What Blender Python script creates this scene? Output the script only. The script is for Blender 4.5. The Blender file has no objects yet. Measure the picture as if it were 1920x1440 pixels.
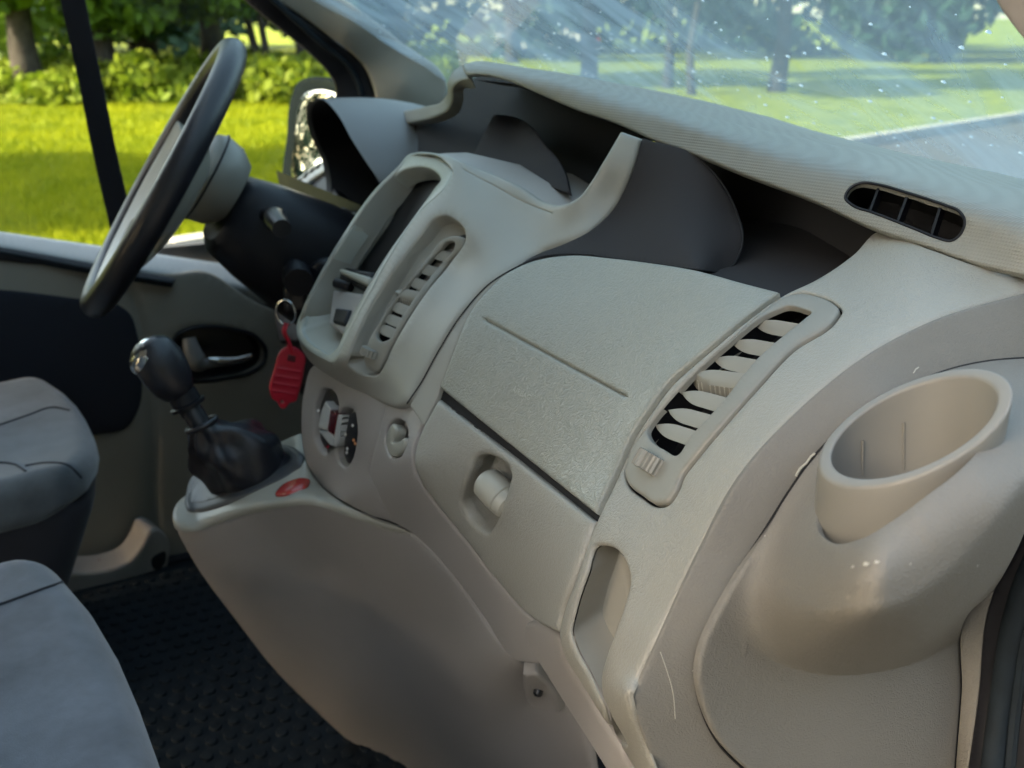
import bpy, bmesh, math, random
import numpy as np
from mathutils import Vector, Matrix
from mathutils.geometry import delaunay_2d_cdt
from mathutils.bvhtree import BVHTree

# ------------------------------------------------------------------ camera, sky, sun, exposure
# metres; x = forward in the van, y = towards the driver's side, z = up, ground at z = 0
SC = bpy.context.scene
COL = SC.collection
FPX = 1960.0
YAW, PIT = math.radians(29), math.radians(19.5)
CAM = np.array([0, -1.12, 1.55])
FW = np.array([math.sin(YAW)*math.cos(PIT), math.cos(YAW)*math.cos(PIT), -math.sin(PIT)])
RT = np.array([math.cos(YAW), -math.sin(YAW), 0.0])
UP = np.cross(RT, FW)
cd = bpy.data.cameras.new('camera')
cd.sensor_width = 36; cd.lens = 36*FPX/1920; cd.clip_start = 0.02; cd.clip_end = 600
cd.dof.use_dof = True; cd.dof.focus_distance = 0.70; cd.dof.aperture_fstop = 10
cam = bpy.data.objects.new('camera', cd); COL.objects.link(cam)
cam.matrix_world = Matrix(((RT[0], UP[0], -FW[0], CAM[0]), (RT[1], UP[1], -FW[1], CAM[1]),
                           (RT[2], UP[2], -FW[2], CAM[2]), (0, 0, 0, 1)))
SC.camera = cam
SUN_EL, SUN_AZ = math.radians(33), math.radians(177)     # azimuth measured from +x towards +y
W_ = bpy.data.worlds.new('World'); SC.world = W_; W_.use_nodes = True
nt = W_.node_tree
sky = nt.nodes.new('ShaderNodeTexSky'); sky.sky_type = 'NISHITA'; sky.sun_disc = False
sky.sun_elevation = SUN_EL; sky.sun_rotation = math.pi/2 - SUN_AZ
sky.air_density = 1.0; sky.dust_density = 1.5; sky.ozone_density = 1.0
bg = nt.nodes['Background']; bg.inputs[1].default_value = 0.15
nt.links.new(sky.outputs[0], bg.inputs[0])
sd = bpy.data.lights.new('sun', 'SUN'); sd.energy = 2.7; sd.angle = math.radians(0.5); sd.color = (1, .95, .86)
so = bpy.data.objects.new('sun', sd); COL.objects.link(so)
sv = Vector((math.cos(SUN_EL)*math.cos(SUN_AZ), math.cos(SUN_EL)*math.sin(SUN_AZ), math.sin(SUN_EL)))
so.rotation_euler = sv.to_track_quat('Z', 'Y').to_euler(); so.location = sv*30
SC.view_settings.view_transform = 'Standard'; SC.view_settings.look = 'None'
SC.view_settings.exposure = 3.05; SC.view_settings.gamma = 1; SC.view_settings.use_curve_mapping = False
SC.view_settings.use_white_balance = True; SC.view_settings.white_balance_temperature = 9300; SC.view_settings.white_balance_tint = 8   # camera set for open shade
SC.cycles.use_denoising = True
SC.cycles.max_bounces = 10; SC.cycles.diffuse_bounces = 5; SC.cycles.transparent_max_bounces = 12
SC.cycles.caustics_reflective = False; SC.cycles.caustics_refractive = False
rnd = random.Random(7)

# ------------------------------------------------------------------ helpers
def V(*a): return np.array(a, float)
def ray(u, v): return FW + RT*((u-960)/FPX) - UP*((v-720)/FPX)
def at(u, v, **k):
    d = ray(u, v)
    for i, n in enumerate('xyz'):
        if n in k: return CAM + d*((k[n]-CAM[i])/d[i])
    return CAM + d*k['t']

class Field:
    """A smooth surface through measured points (picture position + one known van coordinate)."""
    def __init__(s, pts, lam=1e-5):
        uv, w = [], []
        for p in pts:
            u, v, val = p[0], p[1], p[2]
            ax = {'x': 0, 'y': 1, 'z': 2}[p[3]] if len(p) > 3 else 1
            d = ray(u, v); uv.append((u/1000, v/1000)); w.append(d[ax]/(val-CAM[ax]))
        s.c = np.array(uv); w = np.array(w); n = len(w)
        A = np.zeros((n+3, n+3)); A[:n, :n] = s.k(s.c, s.c) + lam*np.eye(n)
        A[:n, n] = 1; A[:n, n+1:] = s.c; A[n, :n] = 1; A[n+1:, :n] = s.c.T
        s.s = np.linalg.solve(A, np.concatenate([w, np.zeros(3)]))
    @staticmethod
    def k(a, b):
        r2 = ((a[:, None]-b[None])**2).sum(2); return 0.5*r2*np.log(r2+1e-12)
    def depth(s, uv):
        q = np.asarray(uv, float).reshape(-1, 2)/1000
        n = len(s.c)
        return 1/(s.k(q, s.c)@s.s[:n] + s.s[n] + q@s.s[n+1:])
    def pos(s, uv):
        uv = np.asarray(uv, float).reshape(-1, 2); t = s.depth(uv)
        d = FW[None] + RT[None]*((uv[:, :1]-960)/FPX) - UP[None]*((uv[:, 1:]-720)/FPX)
        return CAM + d*t[:, None]
    def nor(s, uv, e=2.0):
        uv = np.asarray(uv, float).reshape(-1, 2)
        a = s.pos(uv+[e, 0])-s.pos(uv-[e, 0]); b = s.pos(uv+[0, e])-s.pos(uv-[0, e])
        n = np.cross(b, a); n /= np.linalg.norm(n, axis=1)[:, None]
        f = ((CAM-s.pos(uv))*n).sum(1); n[f < 0] *= -1
        return n
    def p1(s, u, v, off=0.0): 
        return s.pos([[u, v]])[0] + s.nor([[u, v]])[0]*off

class YField(Field):
    """surface given by its lateral position y(u, v)"""
    def __init__(s, fn): s.fn = fn
    def depth(s, uv):
        uv = np.asarray(uv, float).reshape(-1, 2)
        d = FW[1]+RT[1]*((uv[:, 0]-960)/FPX)-UP[1]*((uv[:, 1]-720)/FPX)
        return (s.fn(uv)-CAM[1])/d

def catmull(P, closed, step):
    """smooth curve through points; a point with a third value 1 is a sharp corner"""
    P = [tuple(p) for p in P]; n = len(P)
    xy = np.array([p[:2] for p in P], float); cor = [len(p) > 2 and p[2] for p in P]
    out = []
    for i in range(n if closed else n-1):
        p1, p2 = xy[i], xy[(i+1) % n]
        p0 = xy[i-1] if (closed or i > 0) else 2*p1-p2
        p3 = xy[(i+2) % n] if (closed or i+2 < n) else 2*p2-p1
        d = np.linalg.norm(p2-p1)
        def tang(a, b, c):
            da, dc = np.linalg.norm(b-a)+1e-9, np.linalg.norm(c-b)+1e-9
            return ((b-a)/da*dc + (c-b)/dc*da)/(da+dc)
        m1 = (p2-p1)/max(d, 1e-9) if cor[i] else tang(p0, p1, p2)
        m2 = (p2-p1)/max(d, 1e-9) if cor[(i+1) % n] else tang(p1, p2, p3)
        m1, m2 = m1*d, m2*d
        k = max(1, int(round(d/step)))
        for j in range(k):
            t = j/k
            out.append((2*t**3-3*t*t+1)*p1+(t**3-2*t*t+t)*m1+(-2*t**3+3*t*t)*p2+(t**3-t*t)*m2)
    if not closed: out.append(xy[-1])
    return np.array(out)

def curve3(P, n):
    P = np.array(P, float); m = len(P); out = []
    for i in range(m-1):
        p1, p2 = P[i], P[i+1]
        p0 = P[i-1] if i else 2*p1-p2
        p3 = P[i+2] if i+2 < m else 2*p2-p1
        for j in range(n):
            t = j/n
            out.append(.5*((2*p1)+(p2-p0)*t+(2*p0-5*p1+4*p2-p3)*t*t+(3*p1-p0-3*p2+p3)*t**3))
    out.append(P[-1]); return np.array(out)

def inside(pts, poly):
    x, y = pts[:, 0], pts[:, 1]; c = np.zeros(len(pts), bool); j = len(poly)-1
    for i in range(len(poly)):
        xi, yi = poly[i]; xj, yj = poly[j]
        if yi != yj:
            c ^= ((yi > y) != (yj > y)) & (x < (xj-xi)*(y-yi)/(yj-yi)+xi)
        j = i
    return c

def dist_poly(pts, poly, closed=True):
    a = np.asarray(poly); b = np.roll(a, -1, 0) if closed else a[1:]
    if not closed: a = a[:-1]
    best = np.full(len(pts), 1e9)
    ab = b-a; L = (ab**2).sum(1)+1e-12
    for k in range(0, len(pts), 4000):
        q = pts[k:k+4000]
        t = np.clip(((q[:, None]-a)*ab).sum(2)/L, 0, 1)
        best[k:k+4000] = np.sqrt((((a+t[..., None]*ab)-q[:, None])**2).sum(2)).min(1)
    return best

def shift_loop(L, d):
    t = np.roll(L, -1, 0)-np.roll(L, 1, 0); t /= np.linalg.norm(t, axis=1)[:, None]+1e-9
    area = .5*(L[:, 0]*np.roll(L[:, 1], -1)-np.roll(L[:, 0], -1)*L[:, 1]).sum()
    n = np.stack([-t[:, 1], t[:, 0]], 1)*(1 if area > 0 else -1)
    return L+n*d

def obj(name, verts, faces, mat, parent=None, sharp=40, smooth=True):
    me = bpy.data.meshes.new(name)
    me.from_pydata([tuple(map(float, v)) for v in verts], [], [tuple(map(int, f)) for f in faces])
    me.validate(); me.update()
    o = bpy.data.objects.new(name, me); COL.objects.link(o)
    if mat: me.materials.append(mat)
    if smooth:
        me.polygons.foreach_set('use_smooth', [True]*len(me.polygons))
        if sharp: me.set_sharp_from_angle(angle=math.radians(sharp))
    if parent: attach(o, parent)
    return o
def attach(o, parent):
    o.parent = parent
    l = parent.location if parent.parent is None else V(0, 0, 0)
    o.matrix_parent_inverse = Matrix.Translation(-Vector(l))
def thing(name, label, cat, loc=(0, 0, 0), group=None):
    o = bpy.data.objects.new(name, None); COL.objects.link(o); o.location = Vector([float(c) for c in loc]); o.empty_display_size = .05
    return tag(o, label, cat, group)
def tag(o, label, cat, group=None):
    o['label'] = label; o['category'] = cat
    if group: o['group'] = group
    return o
def struct(o): o['kind'] = 'structure'; return o

def panel(name, outline, fld, mat, parent, sp=9, rp=5, rm=None, thick=.012, holes=(), feats=(), h=None, off=0.0, sharp=35, hole_rp=None):
    """a moulded panel: outline on a field, rounded edge (rp), rim turned inwards (thick), holes and pressed lines (feats)"""
    st = max(2.0, sp*.6)
    B = catmull(outline, True, st)
    loops = [B]+[catmull(q, True, st) for q in holes]
    hr = hole_rp if hole_rp is not None else rp
    pts = [np.concatenate(loops)]; base = len(pts[0])
    def ok(q, gap):
        m = inside(q, B)
        for H in loops[1:]: m &= ~inside(q, H)
        q = q[m]
        if len(q) == 0: return q
        d = np.min([dist_poly(q, L) for L in loops], axis=0)
        return q[d > gap]
    for li, L in enumerate(loops):
        r = rp if li == 0 else hr
        for fr in (.12, .35, .65, 1.0):
            q = shift_loop(L, r*fr*(1 if li == 0 else -1))
            pts.append(ok(q[::1 if fr < .9 else 2], r*fr*.85))
    for (pl, w, dep) in feats:
        q = catmull(pl, False, max(2.0, w*1.2))
        t = np.gradient(q, axis=0); t /= np.linalg.norm(t, axis=1)[:, None]+1e-9
        nn = np.stack([-t[:, 1], t[:, 0]], 1)
        for s in (-2.2, -1.3, -.7, 0, .7, 1.3, 2.2): pts.append(ok(q+nn*w*s, max(rp, hr)*1.05))
    lo, hi = B.min(0), B.max(0)
    gx, gy = np.meshgrid(np.arange(lo[0], hi[0]+sp, sp), np.arange(lo[1], hi[1]+sp, sp*.87))
    gx[1::2] += sp/2
    g = ok(np.stack([gx.ravel(), gy.ravel()], 1), max(rp, hr)+sp*.45)
    for (pl, w, dep) in feats:
        if len(g): g = g[dist_poly(g, catmull(pl, False, 6), False) > w*2.2+sp*.4]
    pts.append(g)
    P = np.concatenate([p for p in pts if len(p)])
    edges = []; s = 0
    for L in loops:
        n = len(L); edges += [(s+i, s+(i+1) % n) for i in range(n)]; s += n
    r = delaunay_2d_cdt([Vector(p) for p in P], edges, [], 0, 1e-4)
    Q = np.array([tuple(v) for v in r[0]]); F = np.array([f for f in r[2] if len(f) == 3])
    cen = Q[F].mean(1); m = inside(cen, B)
    for H in loops[1:]: m &= ~inside(cen, H)
    F = F[m]
    X = fld.pos(Q); N = fld.nor(Q); t = fld.depth(Q)
    o_ = np.full(len(Q), float(off))
    for li, L in enumerate(loops):
        rr = rp if li == 0 else hr
        if rr <= 0: continue
        d = dist_poly(Q, L); e = np.clip(1-d/rr, 0, 1)
        R = (rr*t/FPX) if rm is None else rm
        o_ -= R*(1-np.sqrt(np.clip(1-e*e, 0, 1)))
    for (pl, w, dep) in feats:
        d = dist_poly(Q, catmull(pl, False, 5), False); o_ += dep*np.exp(-(d/w)**2)
    if h is not None: o_ += h(Q[:, 0], Q[:, 1])
    X = X+N*o_[:, None]
    # orient to the camera
    a = np.cross(X[F[:, 1]]-X[F[:, 0]], X[F[:, 2]]-X[F[:, 0]])
    flip = (a*N[F[:, 0]]).sum(1) < 0; F[flip] = F[flip][:, ::-1]
    verts = list(X); faces = [tuple(f) for f in F]
    if thick:
        cnt = {}
        for f in faces:
            for i in range(3):
                e = (f[i], f[(i+1) % 3]); cnt[e] = 1
        mp = {}
        def low(i):
            if i not in mp:
                mp[i] = len(verts); verts.append(X[i]-N[i]*thick)
            return mp[i]
        for (a_, b_) in list(cnt):
            if (b_, a_) not in cnt: faces.append((b_, a_, low(a_), low(b_)))
    return obj(name, verts, faces, mat, parent, sharp)

def pocket(name, outline, fld, mat, parent, dirv, depth, off=-.002, shrink=.92, n=6, st=5, sharp=40):
    L = catmull(outline, True, st); X = fld.pos(L)+fld.nor(L)*off
    dv = np.array(dirv, float); dv /= np.linalg.norm(dv); m = len(L); c0 = X.mean(0)
    verts, faces = [], []
    prof = [(0, 1), (.3, 1), (.7, 1-.35*(1-shrink)), (.9, 1-.75*(1-shrink)), (1.0, shrink*.98), (1.0, .5), (1.0, .02)]
    for (a, s) in prof:
        for p in X: verts.append(c0+(p-c0)*s+dv*depth*a)
    for k in range(len(prof)-1):
        for i in range(m):
            j = (i+1) % m; faces.append((k*m+i, k*m+j, (k+1)*m+j, (k+1)*m+i))
    return obj(name, verts, faces, mat, parent, sharp)

def grid_obj(name, G, mat, parent=None, closed_u=False, closed_v=False, cap=False, sharp=40):
    nu, nv = len(G), len(G[0]); verts = [p for r in G for p in r]; faces = []
    for i in range(nu if closed_u else nu-1):
        for j in range(nv if closed_v else nv-1):
            a, b = i, (i+1) % nu; c, d = j, (j+1) % nv
            faces.append((a*nv+c, b*nv+c, b*nv+d, a*nv+d))
    if cap:
        for i in (0, nu-1):
            k = len(verts); verts.append(np.mean(G[i], axis=0))
            for j in range(nv):
                f = (i*nv+j, i*nv+(j+1) % nv, k); faces.append(f if i else f[::-1])
    o = obj(name, verts, faces, mat, parent, sharp)
    bm = bmesh.new(); bm.from_mesh(o.data); bmesh.ops.recalc_face_normals(bm, faces=bm.faces); bm.to_mesh(o.data); bm.free()
    return o
def frame(d):
    d = np.array(d, float); d /= np.linalg.norm(d)
    a = np.cross(d, (0, 0, 1) if abs(d[2]) < .9 else (1, 0, 0)); a /= np.linalg.norm(a)
    return d, a, np.cross(d, a)
def tube(name, pts, r, mat, parent=None, n=10, closed=False, cap=True, flat=1.0):
    pts = np.array(pts, float); m = len(pts); G = []
    prev = None
    for i in range(m):
        a = pts[(i+1) % m] if (closed or i < m-1) else pts[i]; b = pts[i-1] if (closed or i > 0) else pts[i]
        d = a-b; d /= np.linalg.norm(d)+1e-12
        if prev is None: _, x, y = frame(d)
        else: x = prev-d*(prev@d); x /= np.linalg.norm(x); y = np.cross(d, x)
        prev = x; rr = r[i] if hasattr(r, '__len__') else r
        G.append([pts[i]+rr*(x*math.cos(q)+flat*y*math.sin(q)) for q in np.linspace(0, 2*math.pi, n, endpoint=False)])
    return grid_obj(name, G, mat, parent, closed_u=closed, closed_v=True, cap=cap and not closed)
def lathe(name, c, axis, prof, mat, parent=None, n=32, cap=True, sharp=40):
    d, a, b = frame(axis); G = []
    for (h, r) in prof:
        G.append([np.array(c)+d*h+r*(a*math.cos(q)+b*math.sin(q)) for q in np.linspace(0, 2*math.pi, n, endpoint=False)])
    return grid_obj(name, G, mat, parent, closed_v=True, cap=cap, sharp=sharp)
def rbox(name, lo, hi, r, mat, parent=None, n=6, fn=None, sharp=60):
    lo, hi = np.array(lo, float), np.array(hi, float); r = min(r, .499*(hi-lo).min())
    bm = bmesh.new(); bmesh.ops.create_cube(bm, size=2.0)
    bmesh.ops.subdivide_edges(bm, edges=bm.edges, cuts=2*n-1, use_grid_fill=True)
    c, hf = (lo+hi)/2, (hi-lo)/2
    for v in bm.verts:
        q = np.array(v.co)
        # spend most divisions on the rounded zone
        p = np.zeros(3)
        for k in range(3):
            s, w = abs(q[k]), min(.5, r/hf[k]) if hf[k] > r else 1.0
            lin = s/.5*(1-r/hf[k]) if s < .5 else (1-r/hf[k])+(s-.5)/.5*(r/hf[k])
            p[k] = math.copysign(lin*hf[k], q[k])
        inn = np.clip(p, -(hf-r), hf-r); e = p-inn; ln = np.abs(e).max()
        if ln > 1e-9: e = e/np.linalg.norm(e)*ln
        p = c+inn+e
        if fn: p = fn(p)
        v.co = Vector(p)
    me = bpy.data.meshes.new(name); bm.to_mesh(me); bm.free()
    o = bpy.data.objects.new(name, me); COL.objects.link(o); me.materials.append(mat)
    me.polygons.foreach_set('use_smooth', [True]*len(me.polygons)); me.set_sharp_from_angle(angle=math.radians(sharp))
    if parent: attach(o, parent)
    return o
def slab(name, poly, thick, mat, parent=None, bevel=0.0):
    """flat plate: 3D polygon (planar) with thickness along its normal"""
    P = [np.array(p, float) for p in poly]
    n = np.zeros(3)
    for i in range(len(P)): n += np.cross(P[i], P[(i+1) % len(P)])
    n /= np.linalg.norm(n); m = len(P)
    verts = P+[p-n*thick for p in P]
    faces = [tuple(range(m)), tuple(range(2*m-1, m-1, -1))]+[(i, i+m, (i+1) % m+m, (i+1) % m) for i in range(m)]
    o = obj(name, verts, faces, mat, parent, smooth=False)
    if bevel:
        md = o.modifiers.new('bevel', 'BEVEL'); md.width = bevel; md.segments = 3; md.limit_method = 'ANGLE'
        o.data.polygons.foreach_set('use_smooth', [True]*len(o.data.polygons)); o.data.set_sharp_from_angle(angle=math.radians(60))
    return o

# ------------------------------------------------------------------ materials
def mat(name, col, rough=.5, metal=0.0, spec=.5, var=0.0, vscale=8, bump=None, sheen=0, coat=0):
    m = bpy.data.materials.new(name); m.use_nodes = True; t = m.node_tree; N, L = t.nodes, t.links
    b = N['Principled BSDF']; b.inputs['Base Color'].default_value = (*col, 1); b.inputs['Roughness'].default_value = rough
    b.inputs['Metallic'].default_value = metal; b.inputs['Specular IOR Level'].default_value = spec
    if sheen: b.inputs['Sheen Weight'].default_value = sheen; b.inputs['Sheen Roughness'].default_value = .4
    if coat: b.inputs['Coat Weight'].default_value = coat
    tc = N.new('ShaderNodeTexCoord')
    if var:
        nz = N.new('ShaderNodeTexNoise'); nz.inputs['Scale'].default_value = vscale; nz.inputs['Detail'].default_value = 6; nz.inputs['Roughness'].default_value = .65
        L.new(tc.outputs['Object'], nz.inputs['Vector'])
        mx = N.new('ShaderNodeMix'); mx.data_type = 'RGBA'; mx.blend_type = 'MIX'
        mx.inputs[6].default_value = (*[c*(1-var) for c in col], 1); mx.inputs[7].default_value = (*[min(1, c*(1+var)) for c in col], 1)
        rp = N.new('ShaderNodeMapRange'); rp.inputs[1].default_value = .3; rp.inputs[2].default_value = .7
        L.new(nz.outputs[0], rp.inputs[0]); L.new(rp.outputs[0], mx.inputs[0]); L.new(mx.outputs[2], b.inputs['Base Color'])
        rr = N.new('ShaderNodeMapRange'); rr.inputs[1].default_value = .3; rr.inputs[2].default_value = .7
        rr.inputs[3].default_value = rough-min(var, .06); rr.inputs[4].default_value = min(1, rough+min(var, .06))
        L.new(nz.outputs[0], rr.inputs[0]); L.new(rr.outputs[0], b.inputs['Roughness'])
    if bump:
        kind, scale, stren, dist = bump
        bp = N.new('ShaderNodeBump'); bp.inputs['Strength'].default_value = stren; bp.inputs['Distance'].default_value = dist
        if kind == 'leather':
            n1 = N.new('ShaderNodeTexNoise'); n1.inputs['Scale'].default_value = scale*.35; n1.inputs['Detail'].default_value = 2
            mv = N.new('ShaderNodeVectorMath'); mv.operation = 'MULTIPLY_ADD'; mv.inputs[1].default_value = (.016,)*3
            L.new(tc.outputs['Object'], n1.inputs['Vector']); L.new(n1.outputs['Color'], mv.inputs[0]); L.new(tc.outputs['Object'], mv.inputs[2])
            vo = N.new('ShaderNodeTexVoronoi'); vo.feature = 'DISTANCE_TO_EDGE'; vo.inputs['Scale'].default_value = scale
            L.new(mv.outputs[0], vo.inputs['Vector'])
            pw = N.new('ShaderNodeMapRange'); pw.interpolation_type = 'SMOOTHSTEP'; pw.inputs[2].default_value = .22; L.new(vo.outputs['Distance'], pw.inputs[0])
            n2 = N.new('ShaderNodeTexNoise'); n2.inputs['Scale'].default_value = scale*.22; n2.inputs['Detail'].default_value = 2
            L.new(tc.outputs['Object'], n2.inputs['Vector'])
            am = N.new('ShaderNodeMapRange'); am.inputs[1].default_value = .35; am.inputs[2].default_value = .65; am.inputs[3].default_value = .7; am.inputs[4].default_value = 1.0
            L.new(n2.outputs[0], am.inputs[0])
            ad = N.new('ShaderNodeMath'); ad.operation = 'MULTIPLY'
            L.new(pw.outputs[0], ad.inputs[0]); L.new(am.outputs[0], ad.inputs[1]); L.new(ad.outputs[0], bp.inputs['Height'])
        elif kind == 'weave':
            ws = []
            for ax, sc_ in (('Y', scale), ('Z', scale)):
                w = N.new('ShaderNodeTexWave'); w.bands_direction = ax; w.inputs['Scale'].default_value = sc_; w.inputs['Distortion'].default_value = 0
                L.new(tc.outputs['Object'], w.inputs['Vector']); ws.append(w)
            ml = N.new('ShaderNodeMath'); ml.operation = 'MULTIPLY'
            L.new(ws[0].outputs['Fac'], ml.inputs[0]); L.new(ws[1].outputs['Fac'], ml.inputs[1]); L.new(ml.outputs[0], bp.inputs['Height'])
        else:
            n1 = N.new('ShaderNodeTexNoise'); n1.inputs['Scale'].default_value = scale; n1.inputs['Detail'].default_value = 4; n1.inputs['Roughness'].default_value = .6
            L.new(tc.outputs['Object'], n1.inputs['Vector']); L.new(n1.outputs[0], bp.inputs['Height'])
        L.new(bp.outputs[0], b.inputs['Normal'])
    return m
BEIGE = (.30, .285, .248)
M = dict(
    plastic=mat('grey_beige_plastic', BEIGE, .40, var=.05, bump=('noise', 900, .25, .0003)),
    grain=mat('grained_plastic', BEIGE, .40, var=.03, vscale=14, bump=('leather', 310, .42, .0005)),
    leather=mat('airbag_grain', (.262, .258, .220), .31, spec=.6, var=.02, vscale=9, bump=('leather', 290, .42, .0005)),
    endgrain=mat('end_panel_grain', (.185, .174, .155), .66, spec=.28, var=.03, vscale=20, bump=('leather', 340, .42, .0005)),  # dash plastic darkened to offset the stronger light at this end
    weave=mat('shelf_weave', (.205, .2, .174), .48, var=.05, bump=('weave', 150, .55, .0006)),
    smooth=mat('smooth_grey_plastic', (.36, .343, .29), .34, var=.03, bump=('noise', 1500, .08, .0002)),
    bezel=mat('pale_bezel_plastic', (.36, .37, .33), .3, var=.02),
    lower=mat('lower_trim_plastic', (.36, .328, .305), .45, var=.06, bump=('noise', 700, .3, .0004)),
    dark=mat('dark_plastic', (.007, .007, .010), .5, spec=.3, var=.1, bump=('noise', 700, .2, .0003)),
    black=mat('black_plastic', (.008, .008, .011), .35),
    void=mat('unlit_black_plastic', (.006, .006, .008), .8),  # near black; also stands in for shade in gaps and under the shelf
    blackleather=mat('black_leatherette', (.016, .016, .021), .34, bump=('leather', 260, .25, .0005)),
    bootframe=mat('boot_frame_plastic', (.05, .055, .06), .45, bump=('noise', 800, .2, .0003)),
    seat=mat('grey_velour', (.14, .148, .165), .95, var=.32, vscale=14, sheen=.5, bump=('noise', 900, .5, .0008)),
    seat2=mat('driver_velour', (.105, .122, .135), .95, var=.3, vscale=16, sheen=.5, bump=('noise', 900, .5, .0008)),
    seatdark=mat('dark_seat_cloth', (.02, .02, .026), .95, sheen=.15, bump=('noise', 1200, .5, .0005)),
    cloth=mat('dark_door_cloth', (.012, .014, .022), .95, bump=('noise', 1200, .4, .0005)),
    rubber=mat('rubber', (.010, .016, .021), .75, spec=.25, var=.35, vscale=30, bump=('noise', 500, .2, .0004)),
    belt=mat('belt_webbing', (.012, .013, .02), .85, bump=('noise', 1500, .3, .0004)),
    chrome=mat('satin_chrome', (.62, .62, .6), .25, metal=1),
    red=mat('red_plastic', (.50, .012, .035), .38, bump=('noise', 200, .1, .0005)),
    redbtn=mat('red_reflector', (.42, .035, .03), .25, coat=.5),
    screen=mat('dark_screen', (.006, .006, .008), .3, spec=.2),
    doortrim=mat('door_trim', (.26, .235, .195), .5, var=.05, bump=('noise', 600, .3, .0004)),
    sill=mat('door_sill', (.42, .43, .42), .35, var=.03),
    pillar=mat('pillar_trim', (.27, .25, .21), .6, var=.05, bump=('noise', 900, .35, .0003)),
    white=mat('white_print', (.75, .75, .72), .5),
    orange=mat('orange_print', (.75, .3, .12), .5),
    mirror=mat('mirror_glass', (.42, .46, .46), .03, metal=1),
    mirrorshell=mat('mirror_shell', (.004, .007, .008), .9, spec=.03),
    body=mat('painted_body', (.05, .05, .055), .4),
    roofliner=mat('headlining', (.50, .49, .46), .9),
    carpet=mat('dark_carpet', (.02, .02, .024), .95, bump=('noise', 500, .5, .001)),
    tray=mat('shaded_tray_plastic', (.032, .029, .030), .8, spec=.2, var=.05, bump=('noise', 700, .3, .0004)),  # dash plastic darkened; the recess shade is put into the colour
    endsmooth=mat('cup_plastic', (.21, .199, .177), .46, var=.04, bump=('noise', 1500, .1, .0002)),  # smooth plastic darkened the same way against the light at the end
    silver=mat('silver_plastic', (.52, .53, .52), .3),
    vent=mat('vent_plastic', (.235, .22, .188), .42, var=.04, bump=('noise', 1500, .1, .0002)),
    hood=mat('hood_plastic', (.11, .108, .106), .4, var=.04, bump=('noise', 1200, .15, .0002)),
    slat=mat('slat_plastic', (.245, .232, .2), .42, var=.04),
    scuff=mat('pale_scuff', (.42, .40, .35), .5),
    leafbrown=mat('brown_paper', (.25, .12, .05), .7),
)

# ------------------------------------------------------------------ dashboard surfaces
def R(pts, y): return [(u, v, y) for (u, v) in pts]
RIB_A = [(1920,548),(1750,600),(1620,668),(1500,765),(1390,890),(1310,1030),(1250,1150),(1190,1270),(1170,1300),(1215,1440)]
RIB_B = [(1600,470),(1450,560),(1330,660),(1230,790),(1165,900),(1118,968),(1060,1110),(1045,1190),(1090,1300),(1180,1440)]
RIB_C = [(1000,490),(930,560),(870,640),(825,740),(785,840),(775,870),(800,930),(867,1008),(925,1083)]
MAIN = Field(R(RIB_A, -.72)+R(RIB_B[:8], -.60)+[(1090,1300,-.63),(1180,1440,-.665)]+R(RIB_C[:7], -.36)+[(867,1008,-.39),(925,1083,-.44),(988,1150,-.51),
             (1300,507,.484,'x'),(1224,495,.479,'x'),(1380,529,.490,'x'),(1446,552,.495,'x'),(1150,485,.474,'x'),(1700,480,-.65),(1920,490,-.70),(1234,1490,-.72),(1206,1490,-.678),(1310,1660,-.72),(1285,1660,-.69)], lam=1.5e-4)
STACK = Field([(1071,477,-.38),(1023,481,-.35),(969,501,-.34),(921,530,-.335),(870,585,-.33),(823,658,-.325),(783,722,-.315),(750,767,-.30),
               (850,324,-.185),(790,400,-.182),(733,481,-.18),(685,566,-.178),(637,655,-.172),(625,681,-.165),(810,286,-.10),(766,288,-.01),(704,353,.0),(639,445,.005),(591,528,.01),(557,610,.01),(583,684,-.03),(637,722,-.13),(685,742,-.2),
               (872,439,-.262),(845,500,-.258),(769,590,-.255),(725,670,-.248),(700,715,-.232),
               (857,295,-.17),(901,313,-.2),(970,346,-.26),(1018,379,-.3),(1047,383,-.33),(1083,368,-.35),(1127,306,-.36),(1163,244,-.36),
               (1200,262,-.375),(1156,364,-.372),(1131,408,-.372),(1083,441,-.368)], lam=5e-5)
BEZ = Field([(766,288,0),(850,324,-.18),(557,610,.015),(625,681,-.165),(650,430,.008),(733,481,-.176)])
CLIM = Field([(583,690,-.03),(565,790,-.025),(575,874,-.035),(601,910,-.06),(650,740,-.14),(640,860,-.13),(700,760,-.22),(692,885,-.22),(729,965,-.24),(772,858,-.345),(790,770,-.33),
              (794,909,-.355),(867,1008,-.38),(925,1083,-.41),(988,1150,-.47),(660,950,-.165),(767,996,-.265),(842,1071,-.325),(904,1154,-.36),(967,1237,-.42),(1046,1190,-.52),(642,940,-.15)])
CON = Field([(329,985,.055),(345,1030,.06),(395,1110,.07),(437,1162,.075),(514,1260,.085),(591,1337,.09),(700,1440,.085),(370,985,.03),(462,957,-.03),(555,941,-.1),(592,940,-.12),(642,957,-.155),(700,983,-.2),(767,996,-.262),(842,1071,-.325),(904,1154,-.36),(967,1237,-.41),
             (480,1080,.0),(600,1060,-.062),(620,1200,-.03),(660,1330,-.005),(800,1180,-.215),(900,1380,-.24),(1000,1300,-.345),(1100,1400,-.405),(850,1600,-.03),(1150,1600,-.41),(1000,1600,-.24)], lam=3e-4)
CTOP = Field([(329,975,.05),(370,983,.03),(462,957,-.03),(555,941,-.1),(592,938,-.12),(642,955,-.158),(700,981,-.2),(767,996,-.26),(329,947,.085),(354,931,.10),(519,834,.105),(563,820,.03),(575,874,-.035),(601,910,-.06),(650,945,-.15),(440,890,.07)])
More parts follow.
